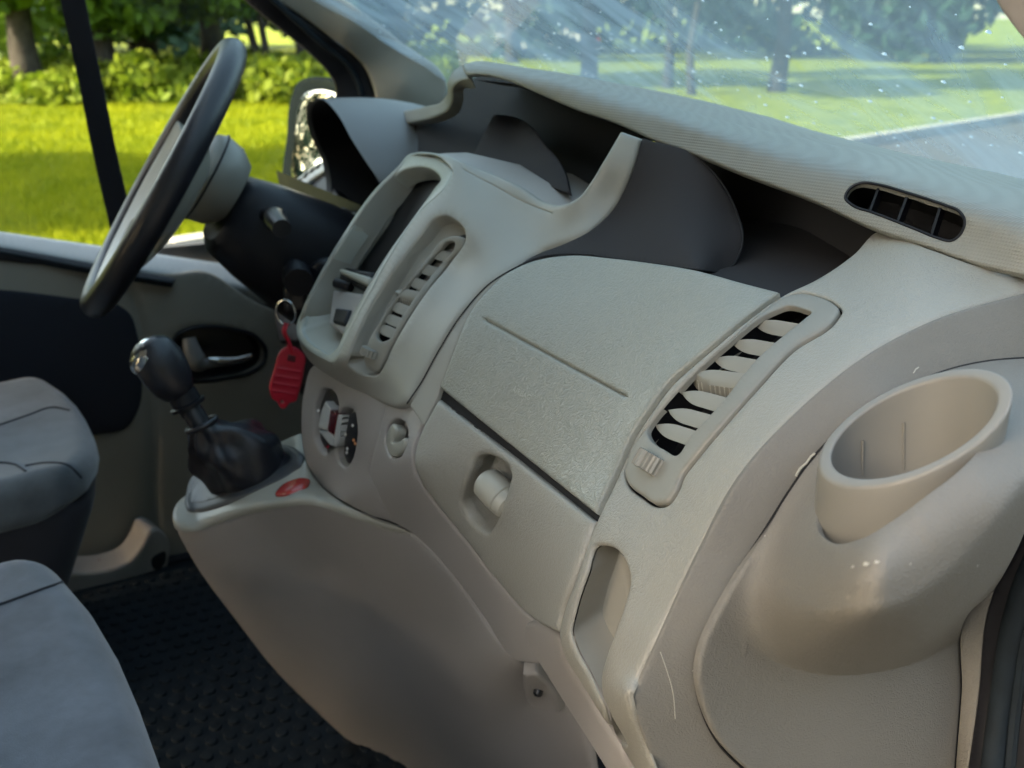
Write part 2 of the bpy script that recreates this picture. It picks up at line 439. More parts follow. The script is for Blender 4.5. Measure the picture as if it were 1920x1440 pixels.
def dense(pts, n=5):
    q = curve3([(p[0], p[1], p[2]) for p in pts], n); return [tuple(r) for r in q]
SHELF = Field([(*r, 'x') for r in dense([(839,186,.560),(838,164,.556),(848,149,.552),(872,143,.549),(937,149,.546),(1010,178,.546),(1083,208,.547),(1156,233,.548),(1228,264,.550),(1313,293,.554),(1399,329,.558),(1527,377,.565),(1634,427,.570),(1741,461,.575),(1826,491,.580),(1930,517,.585)], 3)]
      + [(*r, 'x') for r in dense([(846,146,.556),(868,131,.553),(937,133,.552),(1010,152,.552),(1083,176,.553),(1156,200,.554),(1228,228,.557),(1313,258,.561),(1399,290,.566),(1527,328,.574),(1634,360,.580),(1741,400,.584),(1826,430,.588),(1930,455,.592)], 3)]
      + [(*r, 'x') for r in dense([(845,139,.565),(870,122,.568),(937,121,.570),(1010,136,.572),(1083,154,.575),(1200,190,.580),(1313,226,.586),(1442,267,.594),(1612,311,.606),(1783,356,.616),(1930,396,.625)], 3)]
      + [(*r, 'x') for r in dense([(838,145,.60),(868,114,.620),(937,113,.630),(1010,127,.640),(1083,143,.650),(1200,173,.660),(1313,208,.672),(1442,241,.685),(1612,277,.70),(1783,320,.715),(1930,350,.725)], 3)], lam=1e-4)
ENDP = Field(R(RIB_A, -.722)+[(1920,620,-.735),(1800,680,-.738),(1700,720,-.738),(1530,850,-.737),(1440,990,-.736),(1340,1150,-.736),(1310,1260,-.735),(1390,1440,-.735),(1650,760,-.742),(1700,1000,-.745),(1700,1300,-.745),(1900,1000,-.755)])
VALLEY = catmull([(1330,1170),(1420,1212),(1480,1240),(1560,1254),(1640,1248),(1720,1228),(1830,1160),(1925,1065),(1990,980)], False, 12)
SEAM_C = catmull([(1990,664),(1930,670),(1850,678),(1760,700),(1650,758),(1570,813),(1528,856),(1480,923),(1438,990),(1385,1073),(1342,1150),(1312,1215),(1304,1262)], False, 12)
SPLIT = int(np.argmin(np.abs(SEAM_C[:, 0]-1560)))
def cup_y(uv):
    u, v = uv[:, 0], uv[:, 1]
    vl = np.interp(u, VALLEY[:, 0], VALLEY[:, 1]); d = dist_poly(uv, VALLEY, False)*np.where(v < vl, 1, -1)
    def st(x): x = np.clip(x, 0, 1); return x*x*(3-2*x)
    Hm = .120*st((u-1330)/330)
    x = np.clip((d+8)/125, 0, 1); Qd = np.sin(np.pi/2*x)**1.25
    S = (1-(1-np.clip(dist_poly(uv, SEAM_C[:SPLIT], False)/300, 0, 1))**2)*(1-(1-np.clip(dist_poly(uv, SEAM_C[SPLIT:], False)/230, 0, 1))**2)
    return -.7395-Hm*Qd*S-.012*st((v-1150)/300)*st((u-1300)/500)
CUPP = YField(cup_y)

DASH = thing('dashboard', 'grey beige moulded van dashboard with vents, airbag cover and gear console', 'dashboard', (.45, -.1, .6))

# dark carrier behind all panels
CARRY = Field(R(RIB_A, -.70)+R(RIB_B[:8], -.58)+R(RIB_C[:7], -.34)+[(867,1008,-.36),(925,1083,-.38),(700,500,.0),(600,650,.1),(620,800,.05),(1180,1440,-.60)])
AB_L = [(1071,480),(1030,484),(985,496),(954,512),(915,546),(880,592),(856,650),(838,697),(826,727,1)]
AB_R = [(1118,963,1),(1151,895),(1187,815),(1217,769),(1260,712),(1297,681),(1340,645),(1390,603),(1446,562),(1462,551,1)]
AB_T = [(1400,535),(1297,507),(1224,495),(1151,486)]
airbag = panel('airbag_cover', AB_L+AB_R+AB_T, MAIN, M['leather'], DASH, sp=7, rp=5, thick=.02, off=.002,
      feats=[([(914,602),(1173,743)], 2.4, -.0026)])
# small raised lettering on the airbag cover
def emboss(text, o0, xd, yd, fld, off, hgt, m, parent, name):
    cu = bpy.data.curves.new('t', 'FONT'); cu.body = text; cu.size = 1; cu.resolution_u = 2
    to = bpy.data.objects.new('t', cu); COL.objects.link(to); bpy.context.view_layer.update()
    me = bpy.data.meshes.new_from_object(to.evaluated_get(bpy.context.evaluated_depsgraph_get()))
    co = np.array([v.co[:2] for v in me.vertices]); fc = [tuple(p.vertices) for p in me.polygons]
    bpy.data.objects.remove(to); bpy.data.curves.remove(cu); bpy.data.meshes.remove(me)
    w = co[:, 0].max(); uv = np.array(o0)+np.outer(co[:, 0]/w, xd)+np.outer(co[:, 1], yd)
    X = fld.pos(uv); N = fld.nor(uv); n = len(X)
    return obj(name, list(X+N*(off+hgt)), fc, m, parent, smooth=False)
emboss('AIRBAG', (963, 736), (33, 17), (6, -15), MAIN, .002, .0006, M['scuff'], airbag, 'lettering')
LID_R = [(1114,976,1),(1096,1025),(1072,1090),(1052,1145),(1044,1185,1)]
LID_B = [(1015,1172),(988,1152),(925,1083),(867,1008),(817,946),(788,904),(776,875),(776,850),(786,815),(806,775),(821,748,1)]
LATCH = [(905,852),(930,858),(950,872),(957,890),(952,915),(940,950),(926,985),(915,998),(898,990),(875,965),(866,945),(870,920),(884,880),(893,858)]
lid = panel('glove_box_lid', LID_R+LID_B, MAIN, M['grain'], DASH, sp=8, rp=9, thick=.008, off=.001, holes=[LATCH], hole_rp=9)
dv = -MAIN.nor([[915, 925]])[0]
pocket('latch_recess', LATCH, MAIN, M['grain'], lid, dv+V(.1, .3, .1), .022, off=-.004)
# latch: a thumb roller lying in the recess
c = MAIN.p1(921, 928, -.006); ax = V(.28, -.15, -.75)
lathe('latch', c-ax/np.linalg.norm(ax)*.0, V(.2, -.9, -.35), [(-.018,.001),(-.0175,.010),(-.014,.0132),(.0,.0142),(.0075,.0138),(.0085,.0125),(.0095,.0136),(.016,.0125),(.0185,.009),(.019,.001)], M['smooth'], lid, n=28)

BAND_L = [(1640,432),(1600,472),(1530,520),(1462,553),(1390,606),(1335,652),(1297,684),(1262,716),(1219,772),(1189,818),(1153,899),(1116,976),(1074,1092),(1054,1147),(1045,1188),(1052,1225),(1090,1290),(1210,1486),(1290,1660,1)]
BAND_R = [(1300,1660,1),(1238,1486),(1182,1330),(1177,1304),(1186,1280),(1250,1150),(1310,1030),(1390,890),(1500,765),(1620,668),(1750,600),(1930,545,1),(1930,518,1),(1826,492),(1741,462)]
SLOT = [(1120,1020),(1150,1026),(1174,1058),(1180,1090),(1170,1133),(1150,1190),(1136,1228),(1125,1275),(1128,1305),(1145,1345),(1170,1402),(1160,1398),(1128,1325),(1098,1262),(1074,1216),(1066,1190),(1074,1142),(1096,1075)]
V_OUT = [(1443,576),(1470,558),(1500,551),(1530,556),(1562,570),(1574,582),(1566,596),(1484,655),(1416,727),(1356,795),(1300,862),(1279,890),(1264,925),(1248,944),(1232,946),(1205,930),(1180,909),(1172,886),(1180,855),(1218,796),(1297,704),(1370,638)]
V_HOLE = [(1454,584),(1476,576),(1505,581),(1522,589),(1512,598),(1459,641),(1425,671),(1356,756),(1297,820),(1268,856),(1248,845),(1226,831),(1215,813),(1233,778),(1290,712),(1362,648)]
panel('glove_box_gap_shade', [(820,724,1),(1120,958,1),(1117,980,1),(818,748,1)], MAIN, M['void'], DASH, sp=10, rp=.5, thick=0, off=-.0045)  # black strip laid in the gap to paint its shade
band = panel('outer_fascia', BAND_L+BAND_R, MAIN, M['grain'], DASH, sp=8, rp=9, thick=.001, holes=[SLOT, shift_loop(catmull(V_OUT, True, 12), -4).tolist()], hole_rp=6)
pocket('card_slot_liner', SLOT, MAIN, M['plastic'], band, (.85, .4, 0), .032, off=-.004)
pocket('vent_well', shift_loop(catmull(V_OUT, True, 12), -6).tolist(), MAIN, M['void'], band, (.9, .15, -.25), .05, off=-.004)

def vent(fld, outline, hole, slats, tab, yl, yr, wheel, wd, wl, name, off=.0015, half=.0052, rp=6):
    fr = panel(name, outline, fld, M['vent'], DASH, sp=8, rp=rp, thick=.0035, off=off, holes=[hole], hole_rp=3)
    for i, (a, b) in enumerate(slats):
        pa, pb = fld.p1(a[0], a[1], -.004), fld.p1(b[0], b[1], -.004)
        ch = pb-pa; g = V(.56, 0, .83); nrm = np.cross(ch, g); nrm /= np.linalg.norm(nrm); nrm *= np.sign(nrm@(CAM-pa))
        w = half*(1.0 if i != tab else 1.05); th = .0009 if i != tab else .0045
        top, n = [], 14
        for s in np.linspace(-.28, 1.25, n):
            k = math.sin(math.pi/2*min(1, max(0, (s+.28)/.62)))**.8
            mid = pa+ch*s
            top.append((mid-g*w*k*1.15, mid+g*w*k*.9))
        G = []
        for (f, bk) in top:
            G.append([f, (f+bk)/2+nrm*th*.6, bk, (f+bk)/2-nrm*th*1.4-g*0] if i != tab else [f+nrm*.001, (f*.6+bk*.4)+nrm*.0022, bk+nrm*.001, bk+V(.001, 0, -.0075), f+V(.001, 0, -.0075)])
        s_ = grid_obj('slat' if i != tab else 'slat_tab', G, M['slat'], fr, closed_v=True, cap=True, sharp=30)
        if i == tab:
            for q in np.linspace(.22, .82, 8):
                k = int(q*(n-1)); f = top[k][0]
                tube('tab_rib', [f+nrm*.0006+V(-.0002, 0, 0), f+V(.0008, 0, -.0075)], .0006, M['smooth'], s_ if False else fr, n=6)
    c0 = fld.p1(wheel[0], wheel[1], .001); d = fld.p1(wheel[0]+10, wheel[1]+6, 0)-fld.p1(wheel[0]-10, wheel[1]-6, 0); d /= np.linalg.norm(d)
    G = []
    N0 = fld.nor([[wheel[0], wheel[1]]])[0]; dd = np.cross(N0, d); dd /= np.linalg.norm(dd); a = d; b_ = np.cross(dd, a); c0 = c0-N0*wd*.25
    for hh in (-wl, -wl*.9, wl*.9, wl):
        row = []
        for q in range(60):
            rr = wd*(1+.05*(1 if (q//2) % 2 else -1)) if abs(hh) < wl else wd*.8
            an = 2*math.pi*q/60; row.append(c0+dd*hh+rr*(a*math.cos(an)+b_*math.sin(an)))
        G.append(row)
    grid_obj('thumb_wheel', G, M['vent'], fr, closed_v=True, cap=True, sharp=20)
    return fr
SL = [((1429,599),(1504,612)),((1386,636),(1457,648)),((1350,668),(1420,680)),((1313,697),(1390,706)),((1288,734),(1352,751)),((1262,768),(1326,785)),((1237,797),(1300,817))]
vent(MAIN, V_OUT, V_HOLE, SL, 3, -.61, -.66, (1224,871), .0150, .0062, 'side_vent')

# end of the dashboard with the cup holder
END_L = [(1308,1660,1),(1248,1486),(1192,1332),(1187,1304),(1197,1282),(1255,1152),(1313,1031),(1391,890),(1501,765),(1621,668),(1751,600),(1930,546,1)]
END_R = [(1930,760,1),(1820,760),(1600,860),(1480,1050),(1400,1250),(1480,1486),(1640,1660,1)]
scr = [([(1238,1222),(1252,1262),(1262,1300),(1266,1347)], 1.6, .0004), ([(1298,1258),(1310,1250)], 1.2, .0004), ([(1712,700),(1722,688)], 1.3, .0006)]
panel('end_panel', END_L+END_R, ENDP, M['endgrain'], DASH, sp=9, rp=6, thick=.02)
for (pl, r_) in (([(1238,1222),(1252,1262),(1262,1300),(1266,1347)], .0003), ([(1298,1258),(1310,1250)], .0003), ([(1712,700),(1717,692),(1722,689)], .0004), ([(1492,893),(1500,878),(1512,868),(1520,856),(1528,850)], .0007)):
    tube('scuff', ENDP.pos(catmull(pl, False, 8))+ENDP.nor(catmull(pl, False, 8))*.0002, r_, M['scuff'], DASH, n=6)
CUP_O = [(1930,673,1),(1850,680),(1760,702),(1650,760),(1570,815),(1528,858),(1480,925),(1438,992),(1385,1075),(1342,1152),(1314,1215),(1306,1262),(1314,1315),(1345,1385),(1410,1452),(1560,1560),(1700,1660,1),(1778,1660,1),(1788,1452),(1800,1300),(1814,1150),(1858,1108),(1896,1045),(1930,968,1)]
panel('cup_holder_panel', CUP_O, CUPP, M['endgrain'], DASH, sp=7, rp=7, thick=.003, off=.002, holes=[[(1544,1005),(1570,1022),(1620,1016),(1676,984),(1740,936),(1822,864),(1876,772),(1845,725),(1785,722),(1700,752),(1600,815),(1546,890),(1540,950)]], hole_rp=1)

sq = catmull([(1930,671),(1850,678),(1760,700),(1650,757),(1570,812),(1526,856),(1478,923),(1436,990),(1383,1073),(1340,1150),(1311,1215),(1303,1262),(1311,1316),(1342,1387),(1405,1452),(1480,1510)], False, 10)
tube('panel_joint', ENDP.pos(sq)+ENDP.nor(sq)*.0002, .0009, M['void'], DASH, n=6)
for (u, v, a) in ((1612,1068,3),(1634,1064,5),(1647,1060,3),(1696,1055,2),(1437,1006,2),(1822,1052,2)):
    panel('chip', [(u-a,v+2,1),(u-a*.4,v-a*.8,1),(u+a,v-2,1),(u+a*.3,v+a*.6,1)], CUPP, M['scuff'], DASH, sp=6, rp=.6, thick=0, off=.0034)
# cup holder: upright cylinder cut on the slant
cc = at(1710, 798, y=-.795); R0, R1 = .0424, .0362
tilt = V(.55, -.25)
n = 72; G = []
prof = [(R0*.93, -.062, .6), (R0*.99, -.03, .8), (R0, -.006, 1), (R0, -.0016, 1), (R0-.0002, -.0007, 1), (R0-.0008, -.0001, 1), (R0-.0016, .0001, 1), (R1+.0014, .0001, 1), (R1+.0006, -.0002, 1), (R1+.0001, -.0009, 1), (R1, -.002, 1), (R1-.001, -.04, .6), (R1-.003, -.058, .6), (.002, -.059, .6)]
for (r, hgt, k) in prof:
    row = []
    for q in np.linspace(0, 2*math.pi, n, endpoint=False):
        x, y = r*math.cos(q), r*math.sin(q)
        row.append(cc+V(x, y, hgt+k*(x*tilt[0]+y*tilt[1])))
    G.append(row)
cup = grid_obj('cup_holder', G, M['endsmooth'], DASH, closed_v=True, sharp=50)
for (u, v0, v1) in ((1618,826,890),(1695,792,880)):
    pts = []
    for v in np.linspace(v0, v1, 8):
        d = ray(u, v); o = CAM-cc; a = d[0]**2+d[1]**2; b = 2*(o[0]*d[0]+o[1]*d[1]); q = o[0]**2+o[1]**2-(R1-.0012)**2
        t = (-b+math.sqrt(b*b-4*a*q))/(2*a); pts.append(CAM+d*t)
    tube('grip_rib', pts, .0007, M['endsmooth'], cup, n=8)

# top shelf along the windscreen
SH_F = [(872,143,1),(901,141),(937,149),(1010,178),(1083,208),(1156,233),(1228,264),(1313,294),(1399,329),(1527,378),(1634,427),(1741,462),(1826,492),(1930,518,1)]
SH_B = [(1930,352,1),(1843,338),(1783,322),(1612,279),(1442,243),(1271,199),(1200,175),(1083,145),(1010,129),(937,115),(894,111),(864,118,1)]
DEF = [(1583,371),(1591,353),(1612,341),(1650,344),(1696,357),(1741,371),(1775,383),(1798,393),(1809,411),(1803,437),(1784,452),(1755,446),(1720,432),(1677,415),(1635,399),(1597,385)]
shelf = panel('top_shelf', SH_F+SH_B, SHELF, M['weave'], DASH, sp=7, rp=6, thick=.004, holes=[DEF], hole_rp=4)
pocket('defroster_duct', DEF, SHELF, M['void'], shelf, (.8, .5, -.35), .05, off=-.002)
DEFB = shift_loop(catmull(DEF, True, 8), -3)
L = SHELF.pos(shift_loop(catmull(DEF, True, 5), 1.0))+SHELF.nor(catmull(DEF, True, 5))*(-.0008)
tube('duct_rim', L, .0011, M['dark'], shelf, n=8, closed=True)
for (a, b) in (((1646,343),(1624,398)),((1699,360),(1676,417)),((1761,380),(1740,443))):
    p, q = SHELF.p1(*a, -.004), SHELF.p1(*b, -.004); w = V(.010, .004, -.002); e = V(0, .0011, 0)
    G = [[p-e, p+e, p+e+w, p-e+w], [q-e, q+e, q+e+w, q-e+w]]
    grid_obj('duct_bar', G, M['dark'], shelf, closed_v=True, cap=True, sharp=30)
# shelf body under the skin, reaching forward to the windscreen
G = []
for (u, v) in [(872,143),(937,149),(1010,178),(1083,208),(1156,233),(1228,264),(1313,294),(1399,329),(1527,378),(1634,427),(1741,462),(1826,492),(1930,518),(1990,535)]:
    p = SHELF.pos([[u, v]])[0]
    G.append([p+V(.012, 0, -.004), p+V(.05, 0, -.012), p+V(.12, 0, -.02), p+V(.30, 0, -.05), p+V(.42, .0, -.07)])
grid_obj('shelf_underside', G, M['void'], DASH)  # black colour paints the shade under the shelf
G = []
for (u, v) in [(850,130)]+[q[:2] for q in SH_B[::-1]]:
    p = SHELF.pos([[u, v]])[0]
    G.append([p+V(0, 0, -.003), p+V(.08, 0, -.014), p+V(.18, 0, -.032), p+V(.32, 0, -.07)])
G = [[np.array(p) for p in r] for r in G]
grid_obj('shelf_top', G, M['weave'], DASH)
# dark wall under the shelf
def wall_patch(name, rows, m, parent=DASH, **k):
    return grid_obj(name, [[at(u, v, **{ax: val}) for (u, v, val, ax) in r] for r in rows], m, parent, **k)

# centre fascia and its openings
BEZ_O = [(748,309),(766,289),(790,285),(812,287),(838,304),(850,322),(840,345),(790,396),(733,481),(688,562),(655,625),(637,662),(624,681),(600,672),(572,652),(557,632),(555,612),(563,588),(591,528),(639,445),(704,353)]
BEZ_I = [(760,318),(790,314),(815,322),(826,336),(815,352),(770,414),(717,490),(676,560),(646,618),(630,655),(618,664),(600,654),(575,634),(567,618),(571,600),(600,528),(647,446),(712,358)]
CV_O = [(790,440),(817,408),(836,404),(856,414),(871,433),(872,444),(845,490),(800,545),(765,597),(735,650),(716,690),(706,704),(690,704),(662,694),(652,684),(656,662),(680,604),(730,520)]
CV_F = [(800,482),(833,445),(852,441),(868,446),(866,458),(838,492),(795,545),(760,597),(731,648),(712,686),(703,699),(692,696),(682,685),(680,668),(686,645),(712,598),(748,545)]
CV_H = [(823,468),(838,453),(850,454),(850,462),(826,492),(782,548),(748,598),(722,638),(712,640),(704,632),(716,600),(752,546)]
ST_O = [(770,284),(812,283),(857,294),(901,312),(970,345),(1018,377),(1047,382),(1083,367),(1105,341),(1127,305),(1163,243,1),(1203,258,1),(1192,302),(1172,352),(1146,396),(1108,430),(1058,455),(1004,476),(962,502),(921,531),(870,586),(823,659),(788,722),(765,756),(743,766),(721,761),(685,743),(637,723),(600,700),(576,680),(560,655),(553,625),(556,598),(589,526),(637,443),(702,350),(745,305)]
fasc = panel('centre_fascia', ST_O, STACK, M['plastic'], DASH, sp=8, rp=10, thick=.03, holes=[shift_loop(catmull(BEZ_O, True, 12), 3).tolist(), CV_O], hole_rp=4,
      feats=[([(870,318),(930,350),(985,380),(1030,398)], 1.5, -.0008)])
panel('radio_bezel', BEZ_O, BEZ, M['bezel'], DASH, sp=7, rp=4, thick=.02, off=.001, holes=[BEZ_I], hole_rp=4)
# pocket behind the bezel
pk = V(.97, -.05, .16)
pocket('radio_pocket', BEZ_I, BEZ, M['smooth'], DASH, pk, .06, off=-.004, shrink=.99)
def bz(u, v, dep): return BEZ.pos([[u, v]])[0]+pk/np.linalg.norm(pk)*dep
def bp(u, v, dep):     # point of the pocket's inner plane seen at a picture position
    q = BEZ.pos(np.array(BEZ_I, float))+pk/np.linalg.norm(pk)*dep; c_ = q.mean(0); n_ = np.linalg.svd(q-c_)[2][2]
    d = ray(u, v); return CAM+d*(((c_-CAM)@n_)/(d@n_))
slab('display', [bp(757,316,.045), bp(860,318,.045), bp(725,520,.045), bp(655,508,.045), bp(660,480,.045), bp(675,438,.045), bp(708,380,.045)], .004, M['screen'], DASH, bevel=.001)
slab('radio_deck', [bp(657,509,.034), bp(716,520,.034), bp(700,556,.034), bp(650,530,.034)], .012, M['dark'], DASH, bevel=.003)
slab('radio_lip', [bp(655,512,.020), bp(712,530,.020), bp(704,545,.020), bp(650,520,.020)], .012, M['smooth'], DASH, bevel=.003)
lathe('radio_knob', bp(643,534,.012), V(-.5,.85,.1), [(-.012,.0055),(.010,.0055),(.0115,.0045)], M['dark'], DASH, n=20)
slab('socket_block', [bp(640,552,.034), bp(700,560,.034), bp(664,640,.034), bp(632,618,.034)], .012, M['lower'], DASH, bevel=.004)
for (u, v) in ((640,580),(650,582),(636,592)):
    slab('socket_pin', [bp(u+6,v-16,.031), bp(u+13,v-15,.031), bp(u+10,v-7,.031), bp(u+3,v-8,.031)], .006, M['chrome'], DASH, bevel=.001)
slab('socket_cap', [bp(643,584,.026), bp(670,588,.026), bp(658,618,.026), bp(636,612,.026)], .010, M['dark'], DASH, bevel=.003)
cvr = pocket('centre_vent_well', CV_O, STACK, M['plastic'], fasc, (.95, .05, .15), .016, off=-.003, shrink=.97)
CVF = Field([(817,408,-.21),(872,444,-.258),(800,482,-.20),(765,597,-.245),(716,690,-.235),(690,690,-.205),(652,684,-.185),(680,604,-.185),(845,490,-.25),(730,520,-.19)])
class Off(Field):
    def __init__(s, f, d): s.f = f; s.d = d
    def pos(s, uv):
        return s.f.pos(uv)+np.array(s.d)
    def depth(s, uv): return s.f.depth(uv)
    def nor(s, uv, e=2.0): return s.f.nor(uv)
    def p1(s, u, v, off=0.0): return s.pos(np.array([[u, v]], float))[0]+s.nor([[u, v]])[0]*off
CS = [((812,473),(838,480)),((788,498),(815,506)),((768,523),(795,532)),((746,546),(780,552)),((733,569),(760,580)),((720,592),(745,602)),((710,612),(732,622))]
pocket('centre_vent_duct', CV_F, STACK, M['void'], fasc, (.9, .15, .1), .05, off=-.006)
vent(STACK, CV_F, CV_H, CS, 3, 0, 0, (693,661), .0095, .0040, 'centre_vent', off=-.001, half=.0050, rp=4)

# trays in the dash top: passenger tray wall, dark recess, upper nook
TW_O = [(1203,258,1),(1313,296),(1345,335),(1382,401),(1392,439),(1386,475),(1372,500),(1352,510),(1313,506),(1224,494),(1151,485),(1112,479),(1071,477),(1023,481),(985,492),(958,504,1),(1003,477),(1057,456),(1107,431),(1145,397),(1171,353),(1191,303)]
TWF = Field([(u, v, MAIN.pos([[u, v]])[0][1]+.004) for (u, v) in [(985,493),(1023,481),(1071,477),(1112,479),(1151,485),(1190,490),(1224,494),(1270,501),(1313,506)]]
      + [(u, v, STACK.pos([[u, v]])[0][1]) for (u, v) in [(1203,258),(1191,303),(1171,353),(1145,397),(1107,431),(1057,456),(1003,477)]]
      + [(1352,508,-.512),(1392,439,-.492),(1382,401,-.474),(1345,335,-.45),(1313,296,-.432)])
panel('tray_side_wall', TW_O, TWF, M['tray'], DASH, sp=9, rp=3, thick=.006)  # dark colour paints the wall's shade; left outline follows the shade edge
jl = catmull([(1313,300),(1348,337),(1382,401),(1392,439),(1386,476),(1371,500),(1350,509),(1313,506),(1224,494),(1151,485),(1112,479)], False, 8)
tube('panel_joint', TWF.pos(jl)+TWF.nor(jl)*.0003, .0009, M['void'], DASH, n=6)
jl = catmull([(1112,479),(1071,477),(1023,481),(969,502),(921,531),(870,586),(823,659),(788,722),(764,757)], False, 8)
tube('panel_joint', MAIN.pos(jl)+MAIN.nor(jl)*.0006, .0008, M['void'], DASH, n=6)
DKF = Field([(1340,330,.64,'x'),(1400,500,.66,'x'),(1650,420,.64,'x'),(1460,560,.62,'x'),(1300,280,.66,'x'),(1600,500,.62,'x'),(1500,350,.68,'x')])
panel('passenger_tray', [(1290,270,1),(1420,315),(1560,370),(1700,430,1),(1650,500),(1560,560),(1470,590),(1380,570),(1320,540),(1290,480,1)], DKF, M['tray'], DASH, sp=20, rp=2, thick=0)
# shelf-like floor closing the tray behind the airbag cover
TF = []
for (u, v) in [(1100,482),(1151,486),(1224,495),(1297,507),(1400,535),(1462,552),(1520,545),(1600,480)]:
    p = MAIN.pos(np.array([[u, v]], float))[0]; TF.append([p+V(-.004, 0, -.006), p+V(.06, 0, -.004), p+V(.16, .02, .0), p+V(.28, .05, .03)])
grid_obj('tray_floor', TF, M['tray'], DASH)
# upper nook over the centre fascia
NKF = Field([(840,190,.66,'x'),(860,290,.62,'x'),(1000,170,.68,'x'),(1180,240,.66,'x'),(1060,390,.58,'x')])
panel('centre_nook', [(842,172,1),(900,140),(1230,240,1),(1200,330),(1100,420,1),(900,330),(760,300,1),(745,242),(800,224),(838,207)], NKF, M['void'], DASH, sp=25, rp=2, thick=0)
DVF = Field([(925,213,.60,'x'),(880,290,.55,'x'),(1000,260,.57,'x'),(1060,350,.52,'x'),(975,235,.60,'x')])
panel('nook_divider', [(925,213,1),(955,216),(985,228),(1008,250),(1025,275),(1040,290),(1058,320),(1068,362,1),(1000,340),(940,320),(882,298,1)], DVF, mat('tinted_divider', (.02, .016, .017), .7, spec=.2), DASH, sp=12, rp=2, thick=.003)
G = []
for (u, v) in [(775,284),(812,283),(857,294),(901,312),(970,345),(1018,377),(1047,382),(1083,367)]:
    p = STACK.pos(np.array([[u, v]], float))[0]; G.append([p+V(.0, 0, -.006), p+V(.04, 0, -.004), p+V(.10, .01, -.02), p+V(.2, .02, -.04)])
grid_obj('nook_floor', G, M['lower'], DASH)

# lower fascia with climate dials
CL_O = [(586,686),(568,735),(563,790),(567,845),(576,876),(602,912),(645,943),(700,970),(730,979),(768,998),(802,1027),(843,1073),(905,1156),(968,1239),(1010,1245,1),(1052,1200,1),(1018,1176),(988,1155),(925,1086),(867,1011),(816,949),(787,907),(773,878),(771,850),(782,815),(797,780,1),(772,752),(742,752),(720,748),(684,730),(636,708)]
DIALS = [([(588,756),(600,735),(622,738),(632,757),(631,800),(622,835),(606,850),(592,842),(586,800)], 'void'),]
D1 = [(575,800),(580,760),(590,730),(598,735),(597,770),(590,815),(578,822)]
D2 = [(588,800),(592,750),(606,728),(622,732),(632,752),(628,790),(620,846),(610,852),(598,842),(590,825)]
D3 = [(634,780),(645,765),(660,768),(667,790),(666,830),(658,862),(648,876),(636,868),(628,845),(627,810)]
PW = [(722,815),(730,795),(745,785),(758,792),(763,815),(758,840),(746,858),(734,858),(724,842)]
low = panel('lower_fascia', CL_O, CLIM, M['lower'], DASH, sp=8, rp=4, thick=.02, holes=[D2, D3, PW], hole_rp=5,
      feats=[([(720,764),(708,815),(696,860),(692,886),(704,915),(718,945),(730,968)], 2.2, -.0014)])
panel('glove_box_surround', [(1068,480,1),(1023,484),(969,504),(921,533),(870,588),(823,661),(788,724),(768,760,1),(794,800,1),(806,772),(820,744),(825,727),(837,697),(855,650),(879,591),(914,545),(953,511),(985,495),(1030,483)], MAIN, M['plastic'], DASH, sp=6, rp=2.5, thick=.02)
inw = V(.9, .25, 0)
for D_ in (D2, D3): pocket('dial_recess', D_, CLIM, M['smooth'], low, inw, .010, off=-.004)
pocket('button_recess', PW, CLIM, M['lower'], low, inw, .010, off=-.004)
def cl(u, v, o=0.0): return CLIM.p1(u, v, o)
nrm = CLIM.nor([[640, 800]])[0]
panel('dial_face', [(590,800),(594,752),(606,732),(618,736),(622,760),(618,800),(612,838),(604,844),(594,832)], CLIM, M['black'], low, sp=8, rp=2, thick=.006, off=-.006)
panel('dial_face', [(646,795),(652,775),(660,772),(666,792),(665,828),(657,858),(648,870),(641,858),(640,830)], CLIM, M['black'], low, sp=8, rp=2, thick=.006, off=-.003)
panel('dial_knob', [(602,802,1),(608,770,1),(616,752,1),(626,766,1),(620,806,1)], CLIM, M['silver'], low, sp=6, rp=2, thick=.01, off=.004)
panel('dial_window', [(619,806,1),(625,768,1),(638,776,1),(632,815,1)], CLIM, mat('red_dial_window', (.10, .004, .008), .2), low, sp=6, rp=1, thick=.01, off=.0035)
panel('dial_knob', [(631,817,1),(638,777,1),(646,780,1),(640,828,1),(633,838,1)], CLIM, M['silver'], low, sp=6, rp=2, thick=.01, off=.003)
panel('dial_knob', [(601,806,1),(618,808,1),(632,820,1),(631,836,1),(622,832,1)], CLIM, M['silver'], low, sp=6, rp=1, thick=.01, off=.003)
for (u, v, m_) in ((658,798,'white'),(645,815,'white'),(660,826,'orange'),(663,832,'orange'),(648,842,'white'),(647,849,'white'),(612,838,'red'),(594,770,'white')):
    q = 3.0
    panel('dial_mark', [(u-q,v,1),(u,v-q*1.3,1),(u+q,v,1),(u,v+q*1.3,1)], CLIM, M[m_], low, sp=6, rp=0.5, thick=0, off=-.0015)
panel('socket_lever', [(724,822),(728,805),(738,794),(744,800),(742,815),(738,822),(736,830),(748,828),(760,820),(758,838),(746,856),(734,856),(726,842)], CLIM, M['smooth'], low, sp=6, rp=5, thick=.008, off=.001)

